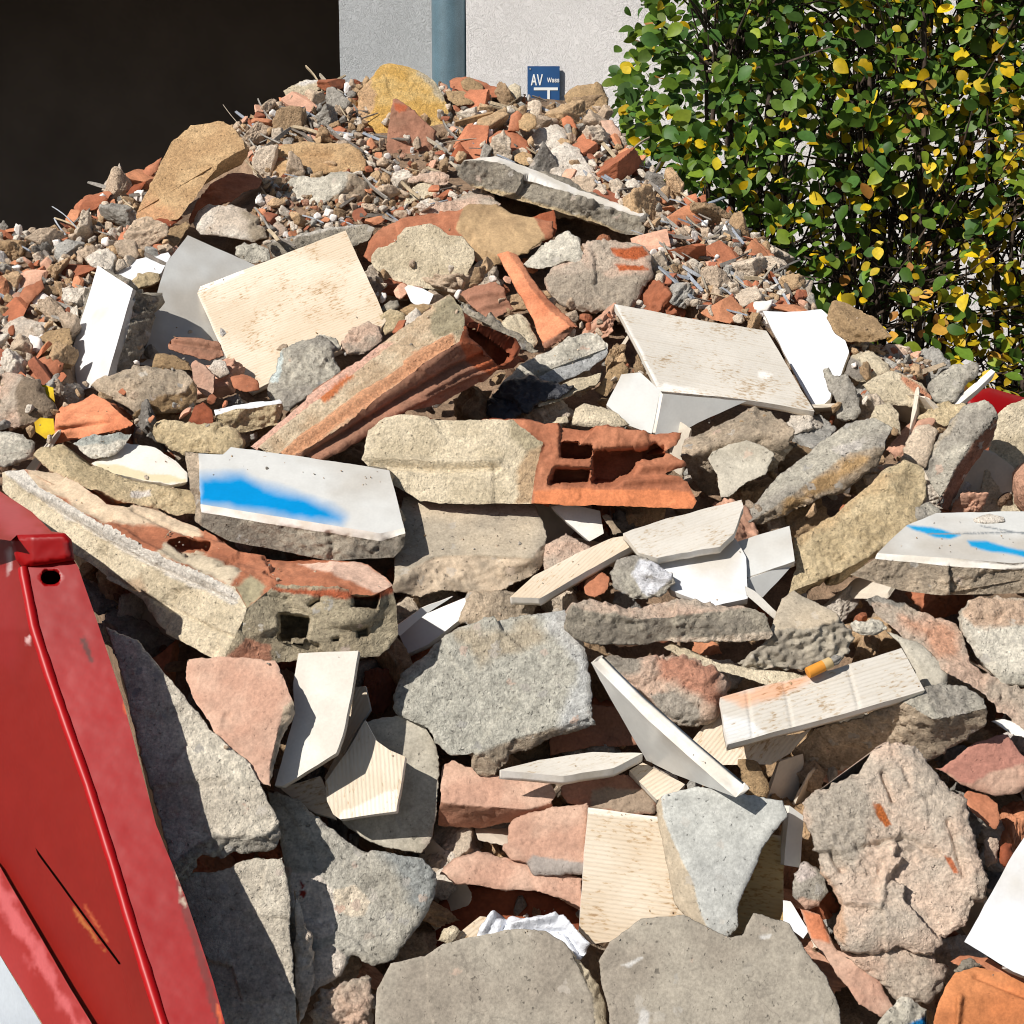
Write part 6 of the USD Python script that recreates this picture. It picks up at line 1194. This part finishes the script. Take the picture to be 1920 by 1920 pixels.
# ------------------------------------------------------------------ hedge
hedge = xform('hedge'); tag(hedge, 'leafy hedge turning yellow at the right behind the heap', 'hedge'); he = str(hedge.GetPath())
rh = np.random.RandomState(5)
stems = []
for k in range(64):
    x = .40 + 1.25 * rh.rand(); y = rh.uniform(3.12, 3.62); b0 = np.array([x, y, 0.0]); lean = np.clip(rh.normal(0, .09, 2), -.06, .2)
    t = np.linspace(0, 1, 9); H = rh.uniform(2.2, 2.8); pts = b0 + np.stack([lean[0] * t * 2 + .05 * (fbm(np.c_[t * 4, np.full(9, k * 3.1), t * 0], 2, 1) - .5), lean[1] * t + .05 * (fbm(np.c_[t * 4, np.full(9, k * 7.7), t * 0], 2, 2) - .5), H * t], -1)
    r0 = rh.uniform(.005, .012); v, f = tube(pts, r0 * (1 - .65 * t), 6); stems.append(pts); put(numbered('stem', he), v, f, 'bark', None)
tv, tf, n = [], [], 0
for k in range(4600):
    s = stems[rh.randint(len(stems))]; i = rh.randint(3, 9); a = s[min(i, 8)] + rh.normal(0, .02, 3); d = np.array([rh.normal(0, .5), rh.normal(-.5, .6), rh.uniform(-.1, 1.0)]); d /= np.linalg.norm(d); L = rh.uniform(.08, .32); L = min(L, .12) if a[0] + d[0] * L < .27 else L
    t = np.linspace(0, 1, 4)[:, None]; pts = a + d * L * t + np.array([0, 0, .04]) * t * (1 - t) * rh.normal(0, 1.5); v, f = tube(pts, np.linspace(.0032, .0012, 4) * rh.uniform(.7, 1.5), 3); tv.append(v); tf.append(f + n); n += len(v)
tag(put(he + '/twigs', np.vstack(tv), np.vstack(tf), 'bark', None), kind='stuff')
# one leaf: pointed oval, folded along the midrib
tl = np.array([0, .12, .3, .5, .7, .88, 1.0]); wl = np.array([.0, .20, .35, .40, .33, .17, 0.0])
def leaf(pos, nrm, direc, size, fold, curl):
    nrm = nrm / np.linalg.norm(nrm); d = direc - nrm * (direc @ nrm); d /= np.linalg.norm(d); s = np.cross(nrm, d)
    mid = pos + np.outer(tl * size, d) - np.outer(curl * size * tl ** 2, nrm); e = np.outer(wl * size * .92, s); up = np.outer(wl * size * fold, nrm)
    v = np.vstack([mid, mid - e + up, mid + e + up]); m = len(tl); f = []
    for i in range(m - 1): f += [[i, i + 1, m + i + 1], [i, m + i + 1, m + i], [i, 2 * m + i, 2 * m + i + 1], [i, 2 * m + i + 1, i + 1]]
    return v, np.array(f)
GREEN = [(80,110,36), (88,120,40), (66,98,34), (104,134,46), (78,116,54)]; YG = [(128,152,48), (150,166,50), (108,140,50)]; YE = [(232,200,34), (220,182,26), (236,206,56)]; AM = [(222,168,70), (214,150,84), (190,130,60)]
def left_edge(py): return np.interp(py, [-200, 0, 60, 150, 210, 300, 400, 800], [1240, 1205, 1175, 1148, 1140, 1165, 1200, 1200])
def dens(px, py):
    a = 1.0
    if px > 1420: a = np.interp(py, [0, 200, 330, 430, 560, 640, 760], [1, 1.0, .75, .5, .42, .6, .8])
    else: a = np.interp(py, [0, 330, 480, 700], [1, 1, .75, .5])
    return a
leaves = []; tries = 0
while len(leaves) < 9500 and tries < 160000:
    tries += 1; px = rh.uniform(1120, 2150); py = rh.uniform(-160, 790)
    le = left_edge(py)
    if px < le + rh.exponential(9): continue
    back_ = rh.rand() < .46; depth = (rh.uniform(3.25, 3.75) if back_ else 2.92 + rh.exponential(.11)) + .10 * (fbm(np.array([[px / 130., py / 130., 1.3]]), 3, 4)[0] - .5) * 2
    if (depth > 3.6 and not back_) or rh.rand() > (dens(px, py) if not back_ else .85): continue
    c0 = at([(px, py)], depth)[0]; yel = np.clip(.08 + .30 * np.clip((py - 120) / 500, 0, 1) + .26 * np.clip((px - 1450) / 400, 0, 1) + (.2 * np.clip((depth - 3.05) / .3, 0, .6) if not back_ else -.1), .04, .72)
    ndir0 = np.array([-.15, -.62, .55])
    for q in range(rh.choice([1, 2, 3], p=[.5, .3, .2])):
        nrm = ndir0 + rh.normal(0, .55, 3); direc = np.array([rh.normal(0, .8), -.35, rh.normal(-.35, .6)])
        u = rh.rand(); pal = GREEN if u > yel + .16 else YG if u > yel else YE if u > yel * .2 else AM
        size = rh.choice([.019, .025, .031, .038], p=[.25, .3, .3, .15]) * rh.uniform(.85, 1.2) * (.8 if pal in (YE, AM) else 1)
        v, f = leaf(c0 + rh.normal(0, .012, 3), nrm, direc, size, rh.uniform(.04, .34), rh.uniform(-.15, .5)); c = np.array(pal[rh.randint(len(pal))]) * rh.uniform(.80, 1.12)
        vis = (0 < px < 1915 and 8 < py < sil(px) - 5)
        leaves.append((v, f, np.clip(c, 0, 255), size / depth * max(.1, -(nrm / np.linalg.norm(nrm)) @ ray([(px, py)])[0]) * (1 if vis else 0) * (1 if depth < 3.05 else .3), pal))
order = sorted(range(len(leaves)), key=lambda i: -leaves[i][3])
for i in order[:300]:
    v, f, c, _, pal = leaves[i]; put(numbered('leaf', he), v, f, 'leaf', alb(c))
tv, tf, tc, n = [], [], [], 0
for i in order[300:]:
    v, f, c, _, pal = leaves[i]; tv.append(v); tf.append(f + n); n += len(v); tc.append(np.tile(alb(c), (len(v), 1)))
tag(put(he + '/foliage', np.vstack(tv), np.vstack(tf), 'leaf', np.vstack(tc)), kind='stuff')
if report: print('not fully settled:', report)
